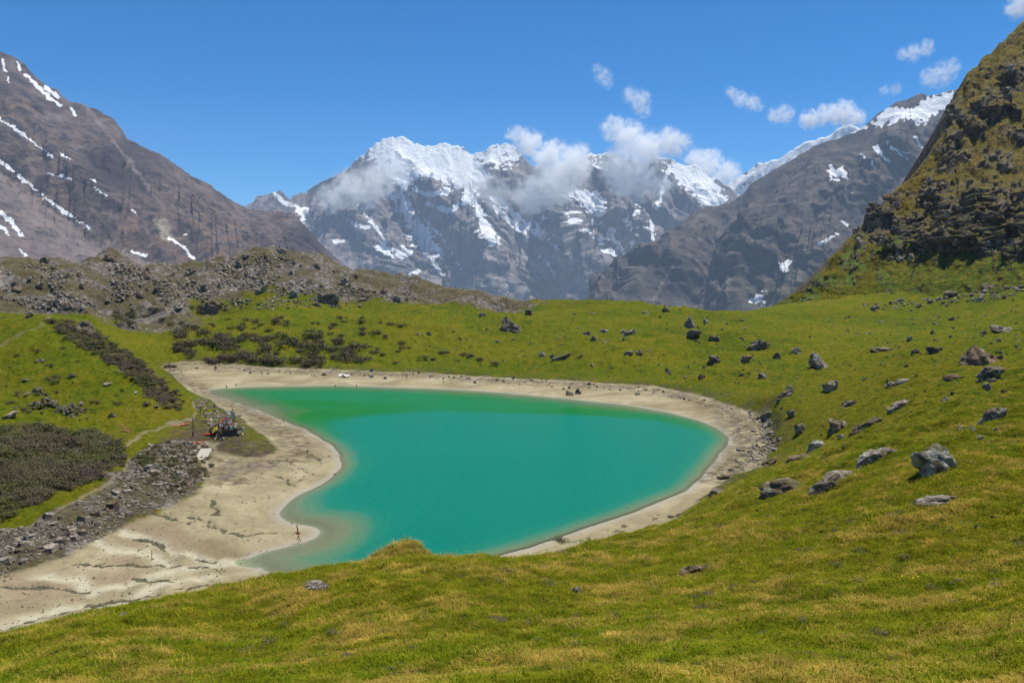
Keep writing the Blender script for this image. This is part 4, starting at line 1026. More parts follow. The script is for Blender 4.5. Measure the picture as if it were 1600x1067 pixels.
B = 'boulder'
BOULDERS = [  # px, py of the foot, width, height, material, shape, tilt, label
 (1279,576,35,30,M_ROCK,'wedge',0,'pointed grey boulder with a steep pale flank standing alone on the meadow'),
 (1230,618,30,15,M_DARK,'slab',-.15,'dark sloping boulder above the end of the lake beach'),
 (1300,611,26,18,M_ROCK,'round',-.2,'grey lumpy boulder uphill from the dark sloping boulder'),
 (1198,657,22,22,M_DARK,'block',0,'dark upright block at the upper edge of the beach end'),
 (1251,677,22,20,M_DARK,'round',0,'small dark hollowed boulder between beach end and long outcrop'),
 (1312,672,38,22,M_ROCK,'block',0,'cracked block at the low end of the long rock outcrop'),
 (1362,664,64,20,M_DARK,'slab',-.22,'long slanting rock rib forming the outcrop on the slope'),
 (1276,701,28,20,M_LICH,'block',0,'squat lichen flecked block just below the long outcrop'),
 (1250,718,45,16,M_BROWN,'round',-.1,'low brown rock sunk in grass near the slab shore'),
 (1374,718,64,29,M_ROCK,'block',-.12,'broad grey boulder with stepped top left of the white lichen boulder'),
 (1458,745,69,52,M_LICH,'round',0,'large boulder blotched with white lichen on the near slope'),
 (1224,772,78,31,M_DARK,'block',-.1,'long dark turf topped rock with a sheer end on the near slope'),
 (1303,761,68,31,M_ROCK,'slab',-.05,'layered grey rock slab propped on the near slope'),
 (1460,789,80,20,M_PALE,'slab',-.16,'flat pale rock slab flush with the grass below the lichen boulder'),
 (1546,659,33,33,M_ROCK,'round',.3,'egg shaped grey boulder near the edge of the slope'),
 (1549,595,38,25,M_ROCK,'slab',-.1,'grey wedge boulder below the mossy mound boulder'),
 (1532,569,55,33,M_BROWN,'wedge',0,'brown mossy mound like boulder on the right meadow'),
 (1563,520,31,15,M_ROCK,'round',0,'rounded grey boulder by the marshy stream flat'),
 (1460,552,24,11,M_DARK,'block',0,'low dark block on the flat meadow beside a smaller one'),
 (1430,552,12,10,M_DARK,'round',0,'little dark round rock beside the low dark block'),
 (1377,549,34,7,M_DARK,'round',0,'long dark turf scar rock lying flat on the meadow'),
 (1489,594,29,13,M_BROWN,'round',0,'brownish low rock left of the grey wedge boulder'),
 (1411,600,25,11,M_ROCK,'round',0,'flat mossy rock in the middle of the right meadow'),
 (1409,636,40,12,M_ROCK,'slab',-.1,'thin grey slab lying on the meadow above the long outcrop'),
 (1485,465,20,12,M_DARK,'round',0,'dark boulder at the foot of the craggy hill'),
 (1365,486,12,8,M_DARK,'round',0,'small dark boulder on the meadow below the hill screes'),
 (1076,513,19,27,M_PALE,'spire',.1,'pale pointed pinnacle rock on the meadow crest'),
 (1084,530,26,18,M_DARK,'round',0,'dark rounded boulder just below the pale pinnacle'),
 (1116,533,19,10,M_DARK,'round',0,'flat dark boulder right of the rounded one below the pinnacle'),
 (1114,568,21,16,M_DARK,'block',.2,'dark angular boulder with an undercut side above the far beach'),
 (1165,567,18,14,M_BROWN,'round',0,'brown boulder level with the dark angular one'),
 (1174,547,22,30,M_ROCK,'slab',.75,'narrow slab of rock leaning down the grassy rise'),
 (1192,591,17,11,M_PALE,'round',0,'pale whitish rock in the green hollow above the beach end'),
 (1213,560,13,11,M_DARK,'round',0,'dark small boulder on the rise beside brown rocks'),
 (1244,553,15,13,M_ROCK,'round',0,'grey boulder on the rise left of the pointed boulder'),
 (1330,633,25,10,M_ROCK,'slab',-.2,'tilted grey flake on the slope below the lumpy boulder'),
 (1122,772,30,16,M_ROCK,'round',-.1,'grey rock in the grass edge over the near beach'),
 (1202,728,31,13,M_BROWN,'slab',-.25,'brown slanting ledge rock at the edge of the slab shore'),
 (1131,749,24,9,M_BROWN,'round',-.15,'low brown bank rock at the brink of the near beach'),
 (803,520,46,32,M_DARK,'wedge',0,'big dark boulder standing alone on the far green bank'),
 (826,493,12,12,M_DARK,'block',0,'small dark block on the crest right of the big boulder'),
 (754,495,13,9,M_DARK,'round',0,'small dark rock on the crest left of the big boulder'),
 (878,563,34,12,M_DARK,'slab',0,'low dark rock with hollow face low on the far bank'),
 (848,557,13,12,M_PALE,'wedge',0,'pale upright stone left of the low dark hollow rock'),
 (982,523,21,13,M_ROCK,'slab',.2,'grey slab boulder in the middle of the far bank'),
 (917,524,15,9,M_ROCK,'round',0,'flat grey boulder on the bank beside an even lower one'),
 (944,520,19,7,M_ROCK,'round',0,'very low broad stone between two grey boulders of the bank'),
 (982,555,16,9,M_ROCK,'round',0,'roundish grey stone low on the bank, one of a pair'),
 (999,556,12,12,M_ROCK,'round',0,'taller grey stone low on the bank, other of a pair'),
 (891,618,13,11,M_DARK,'wedge',-.2,'dark leaning rock on the sand at the water edge'),
 (903,616,12,13,M_DARK,'wedge',.2,'dark upright rock beside the leaning one at the water edge'),
 (1043,584,13,12,M_DARK,'wedge',0,'dark peaked rock with white streaks above the far beach'),
 (1040,487,12,15,M_BROWN,'spire',0,'reddish brown rock tooth on the crest against the grey mountain'),
 (130,522,34,24,M_DARK,'round',0,'big dark brown boulder on top of the shrubby spur'),
 (47,496,12,10,M_DARK,'round',0,'dark round rock on the green rise left of the spur boulder'),
 (332,492,33,24,M_BROWN,'round',0,'brown boulder at the foot of the moraine behind the green bank'),
 (508,474,36,28,M_DARK,'block',.35,'dark blocky boulder tilted on the moraine slope'),
 (494,479,15,11,M_DARK,'round',0,'dark rock at the foot of the tilted moraine block'),
 (55,614,17,11,M_DARK,'round',0,'dark rounded rock on the green slope of the spur'),
 (15,654,28,12,M_ROCK,'slab',-.1,'grey flat boulder by the thicket at the meadow edge'),
 (266,575,20,9,M_DARK,'round',0,'dark rock at the left end of the far beach'),
 (167,604,13,7,M_PALE,'round',0,'pale stone in the grass of the spur slope'),
 (70,411,13,9,M_DARK,'block',0,'dark block on the skyline of the grey rubble moraine'),
 (176,409,28,12,M_DARK,'round',0,'dark rubble block on the skyline before the grey cone'),
 (440,396,19,10,M_ROCK,'block',0,'flat topped rock on the moraine summit'),
 (1086,897,46,15,M_BROWN,'round',-.1,'low brown weathered rock buried in the near grass'),
 (495,924,46,22,M_PALE,'round',-.1,'grey weathered rock at the grass brink over the sand'),
 (850,890,13,7,M_PALE,'round',0,'small white stone in the near grass below the far sand'),
 (1545,455,26,14,M_DARK,'block',0,'dark boulder below the scree of the craggy hill'),
]
for px, py, w, h, m, shp, tl, lab in BOULDERS:
    place(B, px, py, w, h, m, shp, tl, lab, 'boulder', layered=.10 if shp in ('slab', 'block') else .03)

# a label that singles a small thing out: its look, the landmark nearest to it, and how near it lies
ANCHORS = [(1279,565,'the pointed boulder'),(1230,612,'the dark sloping boulder'),(1198,647,'the block at the beach end'),(1345,660,'the long outcrop'),(1374,705,'the stepped boulder'),(1458,720,'the white lichen boulder'),
  (1224,760,'the turf topped rock'),(1303,748,'the layered slab'),(1460,782,'the flat pale slab'),(1546,645,'the egg shaped boulder'),(1532,552,'the mossy mound boulder'),(1563,513,'the stream flat boulder'),(1460,547,'the low dark block'),
  (1485,460,'the dark boulder under the hill'),(1365,482,'the small boulder below the scree'),(1076,500,'the pale pinnacle'),(1114,560,'the undercut boulder'),(1174,532,'the leaning slab'),(1192,586,'the pale hollow rock'),(803,505,'the big lone boulder'),
  (878,558,'the hollow dark rock'),(982,516,'the mid bank slab'),(897,610,'the water edge rocks'),(1043,578,'the peaked dark rock'),(130,510,'the spur boulder'),(332,480,'the brown moraine foot boulder'),(508,460,'the tilted moraine block'),
  (55,608,'the spur slope rock'),(61,634,'the first stone heap'),(105,640,'the second stone heap'),(266,571,'the beach end rock'),(70,407,'the skyline block'),(176,402,'the grey cone'),(440,391,'the moraine summit rock'),(1086,890,'the brown grass rock'),
  (536,586,'the white sheet'),(895,494,'the marker post'),(237,868,'the upright stick'),(313,706,'the concrete block'),(195,670,'the fallen red poles'),(302,668,'the reddish pole'),(15,648,'the thicket edge boulder')]
ORD = ['nearest to it', 'second nearest', 'third nearest', 'fourth nearest', 'fifth nearest', 'sixth nearest', 'seventh nearest', 'eighth nearest', 'ninth nearest', 'tenth nearest', 'eleventh nearest', 'twelfth nearest', 'thirteenth nearest', 'fourteenth nearest', 'fifteenth nearest', 'sixteenth nearest', 'seventeenth nearest', 'eighteenth nearest', 'nineteenth nearest', 'twentieth nearest', 'twenty-first nearest', 'twenty-second nearest']
PENDING = []
LOOK = {'grey_rock': 'grey', 'dark_rock': 'dark', 'pale_rock': 'pale', 'brown_rock': 'brown', 'lichen_rock': 'lichen spotted', 'slate': 'light grey'}
def later(o, px, py, noun, big=None):
    PENDING.append((o, px, py, noun, big))
def settle():
    by = {}
    for o, px, py, noun, big in PENDING:
        d, (ax, ay, nm) = min((math.hypot(px - a[0], 1.6 * (py - a[1])), a) for a in ANCHORS)
        dx, dy = px - ax, 2.0 * (py - ay)
        w = ('right of' if dx > 0 else 'left of') if abs(dx) > abs(dy) else ('in front of' if dy > 0 else 'behind')
        look = LOOK.get(o.data.materials[0].name, '') if noun != 'dwarf shrub' else ('large' if o.scale[0] > 3.4 else 'broad' if o.scale[0] > 2.7 else 'small dark' if o.scale[0] > 1.8 else 'tiny dark')
        by.setdefault((look, noun, w, nm), []).append((d, o))
    for (look, noun, w, nm), lst in by.items():
        lst.sort(key=lambda q: q[0])
        for i, (d, o) in enumerate(lst):
            tail = '' if len(lst) == 1 else ', ' + (ORD[i] if i < len(ORD) else 'one lying farther off')
            o['label'] = '%s %s %s %s%s' % (look, noun, w, nm, tail)

# small rocks of the meadow, countable but alike
small_src = [rock_mesh('small_rock', 900 + i, 3, ['round', 'slab', 'block', 'wedge', 'round', 'slab', 'round', 'block'][i], [M_ROCK, M_DARK, M_PALE, M_BROWN, M_ROCK, M_ROCK, M_DARK, M_LICH][i], layered=.06) for i in range(8)]
def strew(n, poly, wmin, wmax, label, group, seed, name='small_rock', src=None, flat=(.35, .75), cat='rock', power=2.0, yaw_full=True):
    rr = np.random.default_rng(seed)
    poly = np.array(poly, float); lo, hi = poly.min(0), poly.max(0)
    got = 0; src = src or small_src; tries = 0
    cand = rr.random((n * 14, 2)) * (hi - lo) + lo
    cand = cand[inside(cand[:, 0], cand[:, 1], poly)][:n]
    g = drop(cand[:, 0], cand[:, 1])
    for (px, py), q in zip(cand, g):
        if np.isnan(q[0]): continue
        k = math.hypot(q[0], q[1]) / F
        w = (wmin + (wmax - wmin) * rr.random() ** power) * k; h = w * rr.uniform(*flat)
        o = obj(name, src[int(rr.integers(len(src)))], label=label, cat=cat, group=group, loc=(q[0], q[1], q[2] - h * .3), rot=(rr.uniform(-.15, .15), rr.uniform(-.2, .2), rr.uniform(0, 6.28) if yaw_full else rr.uniform(-.4, .4)), scale=(w, w * rr.uniform(.6, 1), h * 1.3))
        later(o, px, py, {'small_rock': 'small rock', 'moraine_rock': 'moraine rock', 'slate_shard': 'slate slab'}[name])
strew(48, [(820,490),(1010,482),(1200,490),(1230,560),(1130,600),(1000,590),(860,570)], 3.5, 12, 'small grey rock in the turf of the far bank near the pinnacle', 'small rocks on the far bank', 1)
strew(46, [(1230,500),(1420,470),(1600,460),(1600,560),(1480,580),(1300,560)], 3, 10, 'small rock on the flat meadow below the craggy hill', 'small rocks on the flat meadow', 2)
strew(40, [(1200,600),(1350,580),(1600,600),(1600,740),(1420,720),(1250,740),(1215,690)], 4, 16, 'small rock in the grass of the slope right of the lake', 'small rocks on the slope', 3)
strew(14, [(1080,780),(1240,790),(1560,810),(1500,850),(1100,850),(980,860)], 4, 12, 'small stone showing through the near grass slope', 'small stones in the near grass', 4)
strew(30, [(0,520),(90,530),(200,600),(285,650),(150,660),(0,650)], 3, 10, 'small stone on the green face of the spur', 'small stones on the spur', 5)
strew(26, [(640,490),(800,500),(860,560),(700,565),(620,520)], 2.5, 9, 'small stone in the left part of the far bank turf', 'small stones on the far bank', 6)
strew(70, [(0,430),(160,415),(320,420),(420,400),(520,420),(600,450),(680,470),(500,484),(300,488),(120,488),(0,470)], 4, 15, 'angular rock among the rubble of the moraine', 'larger rocks on the moraine', 7, 'moraine_rock', power=2.5, flat=(.5, .9))
strew(40, [(290,572),(600,578),(900,596),(1080,614),(1080,622),(900,610),(600,592),(330,584)], 3, 9, 'stone on the upper edge of the far beach', 'stones along the far beach', 8, power=2.5)
for i, (px, py, w, lab) in enumerate([(602,1050,14,'leftmost of three small white stones in a row in the near grass'), (613,1046,15,'middle one of three small white stones in a row in the near grass'), (626,1042,13,'rightmost of three small white stones in a row in the near grass'),
        (1160,942,9,'tiny white stone beside a second one in the near grass'), (1176,938,8,'second tiny white stone in the near grass'), (900,928,22,'pale bleached stone in the straw coloured near grass'), (515,755,5,'dark small stone on the lake rim below the cairn'), (523,742,5,'dark small stone at the tip of the sandy point'), (190,965,16,'grey stone at the grass brink above the mud')]):
    place('small_stone', px, py, w, w * .6, [M_PALE, M_DARK][5 < i < 8], 'round', 0, lab, 'stone', sub=3)

# dry stone heaps on the spur meadow
def heap(px, py, w, h, label, seed):
    g = drop(px, py)[0]; k = math.hypot(g[0], g[1]) / F
    rr = random.Random(seed); W_, H_ = w * k, h * k
    root = obj('stone_heap', None, label=label, cat='stone heap', group='stone heaps', loc=tuple(g))
    for i in range(64):
        a = rr.uniform(0, 6.28); q = math.sqrt(rr.random()); x, y = q * math.cos(a) * W_ * .5, q * math.sin(a) * W_ * .28 + W_ * .2
        z = (1 - q ** 1.6) * H_ * rr.uniform(.35, .9)
        s = rr.uniform(.22, .42)
        obj('stone', small_src[i % 8], root, loc=(x, y, z + float(ground_z(g[0] + x, g[1] + y)[0]) - g[2] - .05), rot=(rr.uniform(-.5, .5), rr.uniform(-.5, .5), rr.uniform(0, 6)), scale=(s * 1.3, s, s * .8))
heap(61, 640, 40, 14, 'low heap of grey stones on the spur meadow, the left of two', 1)
heap(105, 646, 41, 15, 'low heap of grey stones on the spur meadow, the right of two', 2)

# ------------------------------------------------------------------ slate shards and rubble
def shard_mesh(name, seed, mat):
    rr = random.Random(seed); n = rr.choice((5, 6, 7)); bm = bmesh.new()
    ring = [(math.cos(6.283 * i / n + rr.uniform(-.3, .3)) * rr.uniform(.35, .55), math.sin(6.283 * i / n + rr.uniform(-.3, .3)) * rr.uniform(.35, .55)) for i in range(n)]
    lo = [bm.verts.new((x * 1.05, y * 1.05, 0)) for x, y in ring]; hi = [bm.verts.new((x * rr.uniform(.8, 1), y * rr.uniform(.8, 1), 1 + rr.uniform(-.25, .25))) for x, y in ring]
    bm.faces.new(hi); bm.faces.new(lo[::-1])
    for i in range(n): bm.faces.new((lo[i], lo[(i + 1) % n], hi[(i + 1) % n], hi[i]))
    me = bpy.data.meshes.new(name); bm.to_mesh(me); bm.free(); me.materials.append(mat); return me
shards = [shard_mesh('slate_shard', 40 + i, [M_SLATE, M_SLATE, M_PALE, M_ROCK, M_BROWN, M_SLATE, M_ROCK, M_SLATE][i]) for i in range(8)]
rub_src = [rock_mesh('rubble_rock', 300 + i, 1, ['round', 'block', 'slab', 'wedge'][i % 4], [M_ROCK, M_SLATE, M_ROCK, M_PALE, M_BROWN, M_SLATE, M_DARK, M_ROCK][i], planes=6) for i in range(8)]
def loose(name, n, poly, wmin, wmax, src, label, cat, seed, flat, power=2.5, rmin=0, tiltmax=.5, keep=None):
    rr = np.random.default_rng(seed)
    poly = np.array(poly, float); lo, hi = poly.min(0), poly.max(0)
    c = rr.random((n * 3, 2)) * (hi - lo) + lo
    sd_ = sdist(c[:, 0], c[:, 1], poly)
    c = c[sd_ < -rr.random(len(c)) ** 2 * 22][:n]
    g = drop(c[:, 0], c[:, 1])
    ok = ~np.isnan(g[:, 0])
    if keep is not None: ok &= keep(g)
    g = g[ok]; m = len(g)
    k = np.hypot(g[:, 0], g[:, 1]) / F
    w = (wmin + (wmax - wmin) * rr.random(m) ** power) * k
    h = w * rr.uniform(flat[0], flat[1], m)
    g[:, 2] -= h * .25
    rot = np.stack([rr.uniform(-tiltmax, tiltmax, m), rr.uniform(-tiltmax, tiltmax, m), rr.uniform(0, 6.28, m)], -1)
    return scatter(name, g, rot, np.stack([w, w * rr.uniform(.5, 1, m), h * 1.2], -1), rr.integers(0, len(src), m), src, label, cat)
loose('slate_scree', 4200, SCREE_PX, 1.6, 7.5, shards + rub_src[:2], 'bed of broken grey slate between the path and the mud flat', 'scree', 21, (.12, .40), 2.4, keep=lambda g: fbm(g[:, 0] * .22, g[:, 1] * .22, 3, 401) > -.28)
strew(95, [(0,840),(80,805),(170,765),(235,720),(300,740),(215,800),(110,850),(0,895)], 9, 24, 'larger slab of grey slate lying on the scree by the path', 'larger slate slabs on the scree', 9, 'slate_shard', shards, (.14, .34), 'slab', 3.0)
loose('moraine_rubble', 6500, [(-30,430),(60,412),(160,408),(250,425),(320,415),(400,395),(500,405),(560,440),(640,455),(700,470),(620,482),(450,484),(300,490),(160,490),(0,482),(-30,480)], 1.2, 6.5, rub_src, 'grey angular rubble covering the moraine', 'rubble', 22, (.4, .85), 2.8, keep=lambda g: fbm(g[:, 0] * .045, g[:, 1] * .045, 4, 402) > .0)
loose('hill_scree', 420, [(1330,478),(1420,466),(1490,462),(1535,448),(1600,436),(1600,466),(1480,478),(1380,484)], 1.5, 8, rub_src, 'grey scree stones at the foot of the craggy hill', 'scree', 28, (.45, .8), 2.4)
loose('shore_slates', 520, [(1160,640),(1205,650),(1222,685),(1205,720),(1140,745),(1165,705),(1188,680)], 2, 10, shards, 'grey slate debris on the beach end below the slope', 'slate debris', 23, (.08, .22), 2.2)
loose('beach_pebbles', 1500, [(250,574),(420,576),(600,580),(800,590),(1000,602),(1150,634),(1150,645),(1000,614),(800,602),(600,592),(420,586),(270,582)], 1.2, 6, rub_src + shards, 'line of stones and pebbles along the far beach', 'pebbles', 24, (.35, .7), 2.6)
loose('beach_grit', 1100, [(0,915),(130,868),(230,810),(330,760),(440,712),(520,690),(530,720),(440,790),(490,830),(400,880),(440,900),(300,930),(0,990)], .7, 3.2, rub_src + shards, 'grit and small stones strewn over the silt flat', 'grit', 30, (.3, .6), 3.0)
loose('cairn_slates', 520, [(300,620),(330,625),(378,650),(385,668),(345,690),(318,660),(305,640)], 1.5, 8, shards + rub_src[:3], 'loose slates round the prayer flag cairn', 'slate debris', 25, (.2, .5), 2.2)
loose('spit_stones', 420, [(255,690),(330,690),(318,740),(300,772),(240,765)], 2, 9, shards + rub_src, 'loose stones below the cairn terrace', 'stones', 26, (.2, .6), 2.2)
loose('meadow_stones', 900, [(820,485),(1200,490),(1600,450),(1600,640),(1250,640),(1180,610),(1000,592),(650,570),(620,490)], 1, 4.5, small_src[:4] + rub_src, 'scattered little stones in the meadow turf', 'stones', 27, (.35, .7), 2.6)
strew(26, [(1150,640),(1205,650),(1222,685),(1205,722),(1130,745)], 6, 18, 'slab of slate on the beach end below the slope', 'slate slabs at the beach end', 10, 'slate_shard', shards, (.08, .2), 'slab', 3.0)

# ------------------------------------------------------------------ shrubs
def mat_shrub():
    n = NT('dwarf_shrub')
    inf = n.node('ShaderNodeObjectInfo')
    a = n.attr('leaf')
    c = n.ramp(a, [(0.0, (0.055, 0.040, 0.026)), (0.45, (0.100, 0.075, 0.048)), (0.8, (0.140, 0.110, 0.060)), (1.0, (0.12, 0.130, 0.03))])
    c = n.mix(n.math('MULTIPLY', inf.outputs['Random'], 0.45), c, (0.075, 0.072, 0.026))
    pt = n.noise(inf.outputs['Location'], 0.16, 4, 0.6)
    c = n.mix(n.rng(pt, 0.47, 0.62), c, n.ramp(a, [(0.0, (0.045, 0.05, 0.012)), (1.0, (0.12, 0.125, 0.028))]))
    c = n.mix(n.math('MULTIPLY', n.rng(pt, 0.46, 0.34), 0.7), c, n.ramp(a, [(0.0, (0.055, 0.032, 0.028)), (1.0, (0.125, 0.082, 0.066))]))
    return n.done(n.bsdf(c, 0.8, None, 0.2))
M_SHRUB = mat_shrub()
def shrub_mesh(seed, n=230):
    rr = np.random.default_rng(seed)
    # twiggy dome of small leaves round several lobes
    lob = rr.uniform(-.32, .32, (6, 2)); V = []; Fc = []; A = []
    for i in range(n):
        l = lob[rr.integers(6)]; d = rr.normal(size=3); d[2] = abs(d[2]) * .9 + .05; d /= np.linalg.norm(d)
        rad = rr.uniform(.16, .27) * (.6 + .4 * rr.random())
        p = np.array([l[0], l[1], .06]) + d * rad * np.array([1.1, 1.1, 1.6])
        t = rr.normal(size=3); t -= t.dot(d) * d * rr.uniform(.2, 1); t /= np.linalg.norm(t); b = np.cross(d, t)
        s = rr.uniform(.028, .06); lf = rr.random()
        base = len(V)
        V += [p - t * s, p + b * s * .6, p + t * s * 1.2 + d * s * .5, p - b * s * .6]; A += [lf] * 4
        Fc.append((base, base + 1, base + 2, base + 3))
    for i in range(26):
        l = lob[rr.integers(6)]; d = rr.normal(size=3); d[2] = abs(d[2]) + .3; d /= np.linalg.norm(d); p0 = np.array([l[0] * .4, l[1] * .4, 0.]); p1 = np.array([l[0], l[1], .08]) + d * .26
        sd_ = np.cross(d, [0, 0, 1.0]); sd_ /= np.linalg.norm(sd_) + 1e-9
        base = len(V); V += [p0 - sd_ * .012, p0 + sd_ * .012, p1 + sd_ * .004, p1 - sd_ * .004]; A += [.1] * 4; Fc.append((base, base + 1, base + 2, base + 3))
    me = mesh_np('dwarf_shrub', np.array(V), np.array(Fc), M_SHRUB, False, {'leaf': np.array(A)})
    return me
shrubs = [shrub_mesh(i) for i in range(6)]
def shrub_row(n, poly, w, label, group, seed, hk=.55, dens=None):
    rr = np.random.default_rng(seed); poly = np.array(poly, float); lo, hi = poly.min(0), poly.max(0)
    c = rr.random((n * 10, 2)) * (hi - lo) + lo; c = c[inside(c[:, 0], c[:, 1], poly)]
    cl = fbm(c[:, 0] * .03, c[:, 1] * .05, 3, seed) * .9
    c = c[rr.random(len(c)) < .5 + cl][:n]
    for (px, py), q in zip(c, drop(c[:, 0], c[:, 1])):
        if np.isnan(q[0]): continue
        k = math.hypot(q[0], q[1]) / F; s = rr.uniform(*w) * k
        o = obj('dwarf_shrub', shrubs[int(rr.integers(6))], label=label, cat='shrub', group=group, loc=(q[0], q[1], q[2] - .05), rot=(0, 0, rr.uniform(0, 6.28)), scale=(s, s, s * hk * rr.uniform(1.2, 2.0)))
        later(o, px, py, 'dwarf shrub')
shrub_row(120, [(255,555),(280,520),(330,520),(400,525),(470,530),(540,530),(590,550),(580,566),(500,572),(400,570),(310,568)], (16, 34), 'dark brown dwarf shrub in the belt low on the far bank', 'shrub belt on the far bank', 31)
shrub_row(56, [(230,520),(300,497),(420,497),(560,493),(620,500),(640,545),(560,528),(450,522),(330,516)], (9, 20), 'dark dwarf shrub standing singly high on the far bank', 'single shrubs on the far bank', 32)
shrub_row(20, [(560,540),(700,545),(790,560),(780,575),(600,572)], (9, 22), 'dark dwarf shrub at the thin right end of the shrub belt', 'shrubs at the end of the belt', 33)
shrub_row(22, [(150,490),(250,480),(330,480),(330,496),(180,512)], (9, 20), 'dark shrub in the hollow between bank and moraine', 'shrubs in the hollow', 34)
shrub_row(26, [(0,540),(110,545),(200,600),(270,640),(160,650),(0,650)], (8, 16), 'small dark shrub dotted on the green spur face', 'shrubs on the spur face', 35)
def thicket(name, n, poly, w, label, seed, hk=.6):
    rr = np.random.default_rng(seed); poly = np.array(poly, float); lo, hi = poly.min(0), poly.max(0)
    c = rr.random((n * 4, 2)) * (hi - lo) + lo
    sdv = sdist(c[:, 0], c[:, 1], poly) + fbm(c[:, 0] * .05, c[:, 1] * .05, 3, seed) * 8
    c = c[(sdv < 0)][:n]; g = drop(c[:, 0], c[:, 1]); g = g[~np.isnan(g[:, 0])]; m = len(g)
    s = rr.uniform(*w, m) * np.hypot(g[:, 0], g[:, 1]) / F
    scatter(name, g, np.stack([rr.uniform(-.2, .2, m), rr.uniform(-.2, .2, m), rr.uniform(0, 6.28, m)], -1), np.stack([s, s, s * hk * rr.uniform(.8, 1.7, m)], -1), rr.integers(0, 6, m), shrubs, label, 'shrubs')
thicket('shrub_thicket', 1150, [(-60,672),(0,668),(60,664),(110,672),(165,680),(195,700),(188,726),(150,748),(90,770),(40,795),(0,812),(-60,830)], (14, 32), 'dense dark brown dwarf shrub thicket beside the footpath', 36, .42)
thicket('shrub_strip', 520, [(72,498),(105,503),(150,520),(200,552),(250,592),(292,634),(284,650),(255,640),(215,600),(160,560),(95,525)], (8, 20), 'dark shrub strip running down the crest of the spur', 37, .42)
thicket('heath_patches', 240, [(250,690),(330,690),(330,740),(290,770),(230,760),(210,720)], (5, 14), 'sparse brown heath tufts below the cairn', 38, .7)

# ------------------------------------------------------------------ grass of the near slope
def mat_tuft(name, straw):
    n = NT(name)
    inf = n.node('ShaderNodeObjectInfo')
    dry = n.math('ADD', 0.15, n.math('MULTIPLY', inf.outputs['Random'], 0.35))
    c = grass_color(n, inf.outputs['Location'], dry)
    tip = n.attr('tip'); lf = n.attr('leaf')
    if straw:
        c = n.mix(0.88, c, n.ramp(lf, [(0.0, (0.15, 0.105, 0.035)), (0.5, (0.235, 0.180, 0.060)), (1.0, (0.36, 0.29, 0.12))]))
    else:
        c = n.mix(n.math('MULTIPLY', tip, n.math('MULTIPLY', lf, 0.8)), c, (0.22, 0.20, 0.055))
        c = n.mix(0.35, c, n.ramp(lf, [(0.0, (0.045, 0.105, 0.004)), (0.6, (0.095, 0.165, 0.006)), (1.0, (0.16, 0.18, 0.02))]))
    geo = n.node('ShaderNodeNewGeometry')      # blades stand in a soft mat: their shading leans to the sky
    nv = n.node('ShaderNodeVectorMath', operation='ADD'); n.put(nv.inputs[0], geo.outputs['Normal']); nv.inputs[1].default_value = (0, 0, 1.3)
    nn = n.node('ShaderNodeVectorMath', operation='NORMALIZE'); n.put(nn.inputs[0], nv.outputs[0])
    pv = n.noise(inf.outputs['Location'], 1.6, 5, 0.7)
    c = n.mix(1.0, c, n.ramp(pv, [(0.30, (0.62, 0.68, 0.40)), (0.46, (1.45, 1.40, 0.75)), (0.56, (1.80, 1.65, 0.95)), (0.68, (2.9, 2.5, 1.6))]), 'MULTIPLY')
    d = n.node('ShaderNodeBsdfDiffuse'); n.put(d.inputs[0], c); n.put(d.inputs['Normal'], nn.outputs[0])
    t = n.node('ShaderNodeBsdfTranslucent'); n.put(t.inputs[0], c)
    mx = n.node('ShaderNodeMixShader'); mx.inputs[0].default_value = .35
    n.t.links.new(d.outputs[0], mx.inputs[1]); n.t.links.new(t.outputs[0], mx.inputs[2])
    return n.done(mx.outputs[0])
M_TUFT, M_STRAW = mat_tuft('grass_blades', False), mat_tuft('dry_grass_blades', True)
def tuft_mesh(seed, mat, n, ln, wd, spread, lean):
    rr = np.random.default_rng(seed); V = []; T = []; tip = []; leaf = []
    for i in range(n):
        a = rr.uniform(0, 6.283); q = spread * math.sqrt(rr.random()); p = np.array([q * math.cos(rr.uniform(0, 6.28)), q * math.sin(rr.uniform(0, 6.28)), -.01])
        dirv = np.array([math.cos(a), math.sin(a), 0]); sidev = np.array([-math.sin(a), math.cos(a), 0])
        L = ln * rr.uniform(.5, 1.15); le = lean * rr.uniform(.3, 1.4); w = wd * rr.uniform(.7, 1.3); lf = rr.random()
        m1 = p + np.array([0, 0, L * .55]) + dirv * L * le * .3; e = p + np.array([0, 0, L * max(.15, 1 - .5 * le)]) + dirv * L * le
        b = len(V)
        V += [p - sidev * w, p + sidev * w, m1 + sidev * w * .7, m1 - sidev * w * .7, e]
        T += [(b, b + 1, b + 2), (b, b + 2, b + 3), (b + 3, b + 2, b + 4)]
        tip += [0, 0, .5, .5, 1]; leaf += [lf] * 5
    return mesh_np('grass_tuft', np.array(V), np.array(T), mat, False, {'tip': np.array(tip), 'leaf': np.array(leaf)})
tufts = [tuft_mesh(i, M_TUFT, 22, .075, .0030, .07, .7) for i in range(4)] + [tuft_mesh(10 + i, M_STRAW, 20, .10, .0026, .06, .9) for i in range(3)]
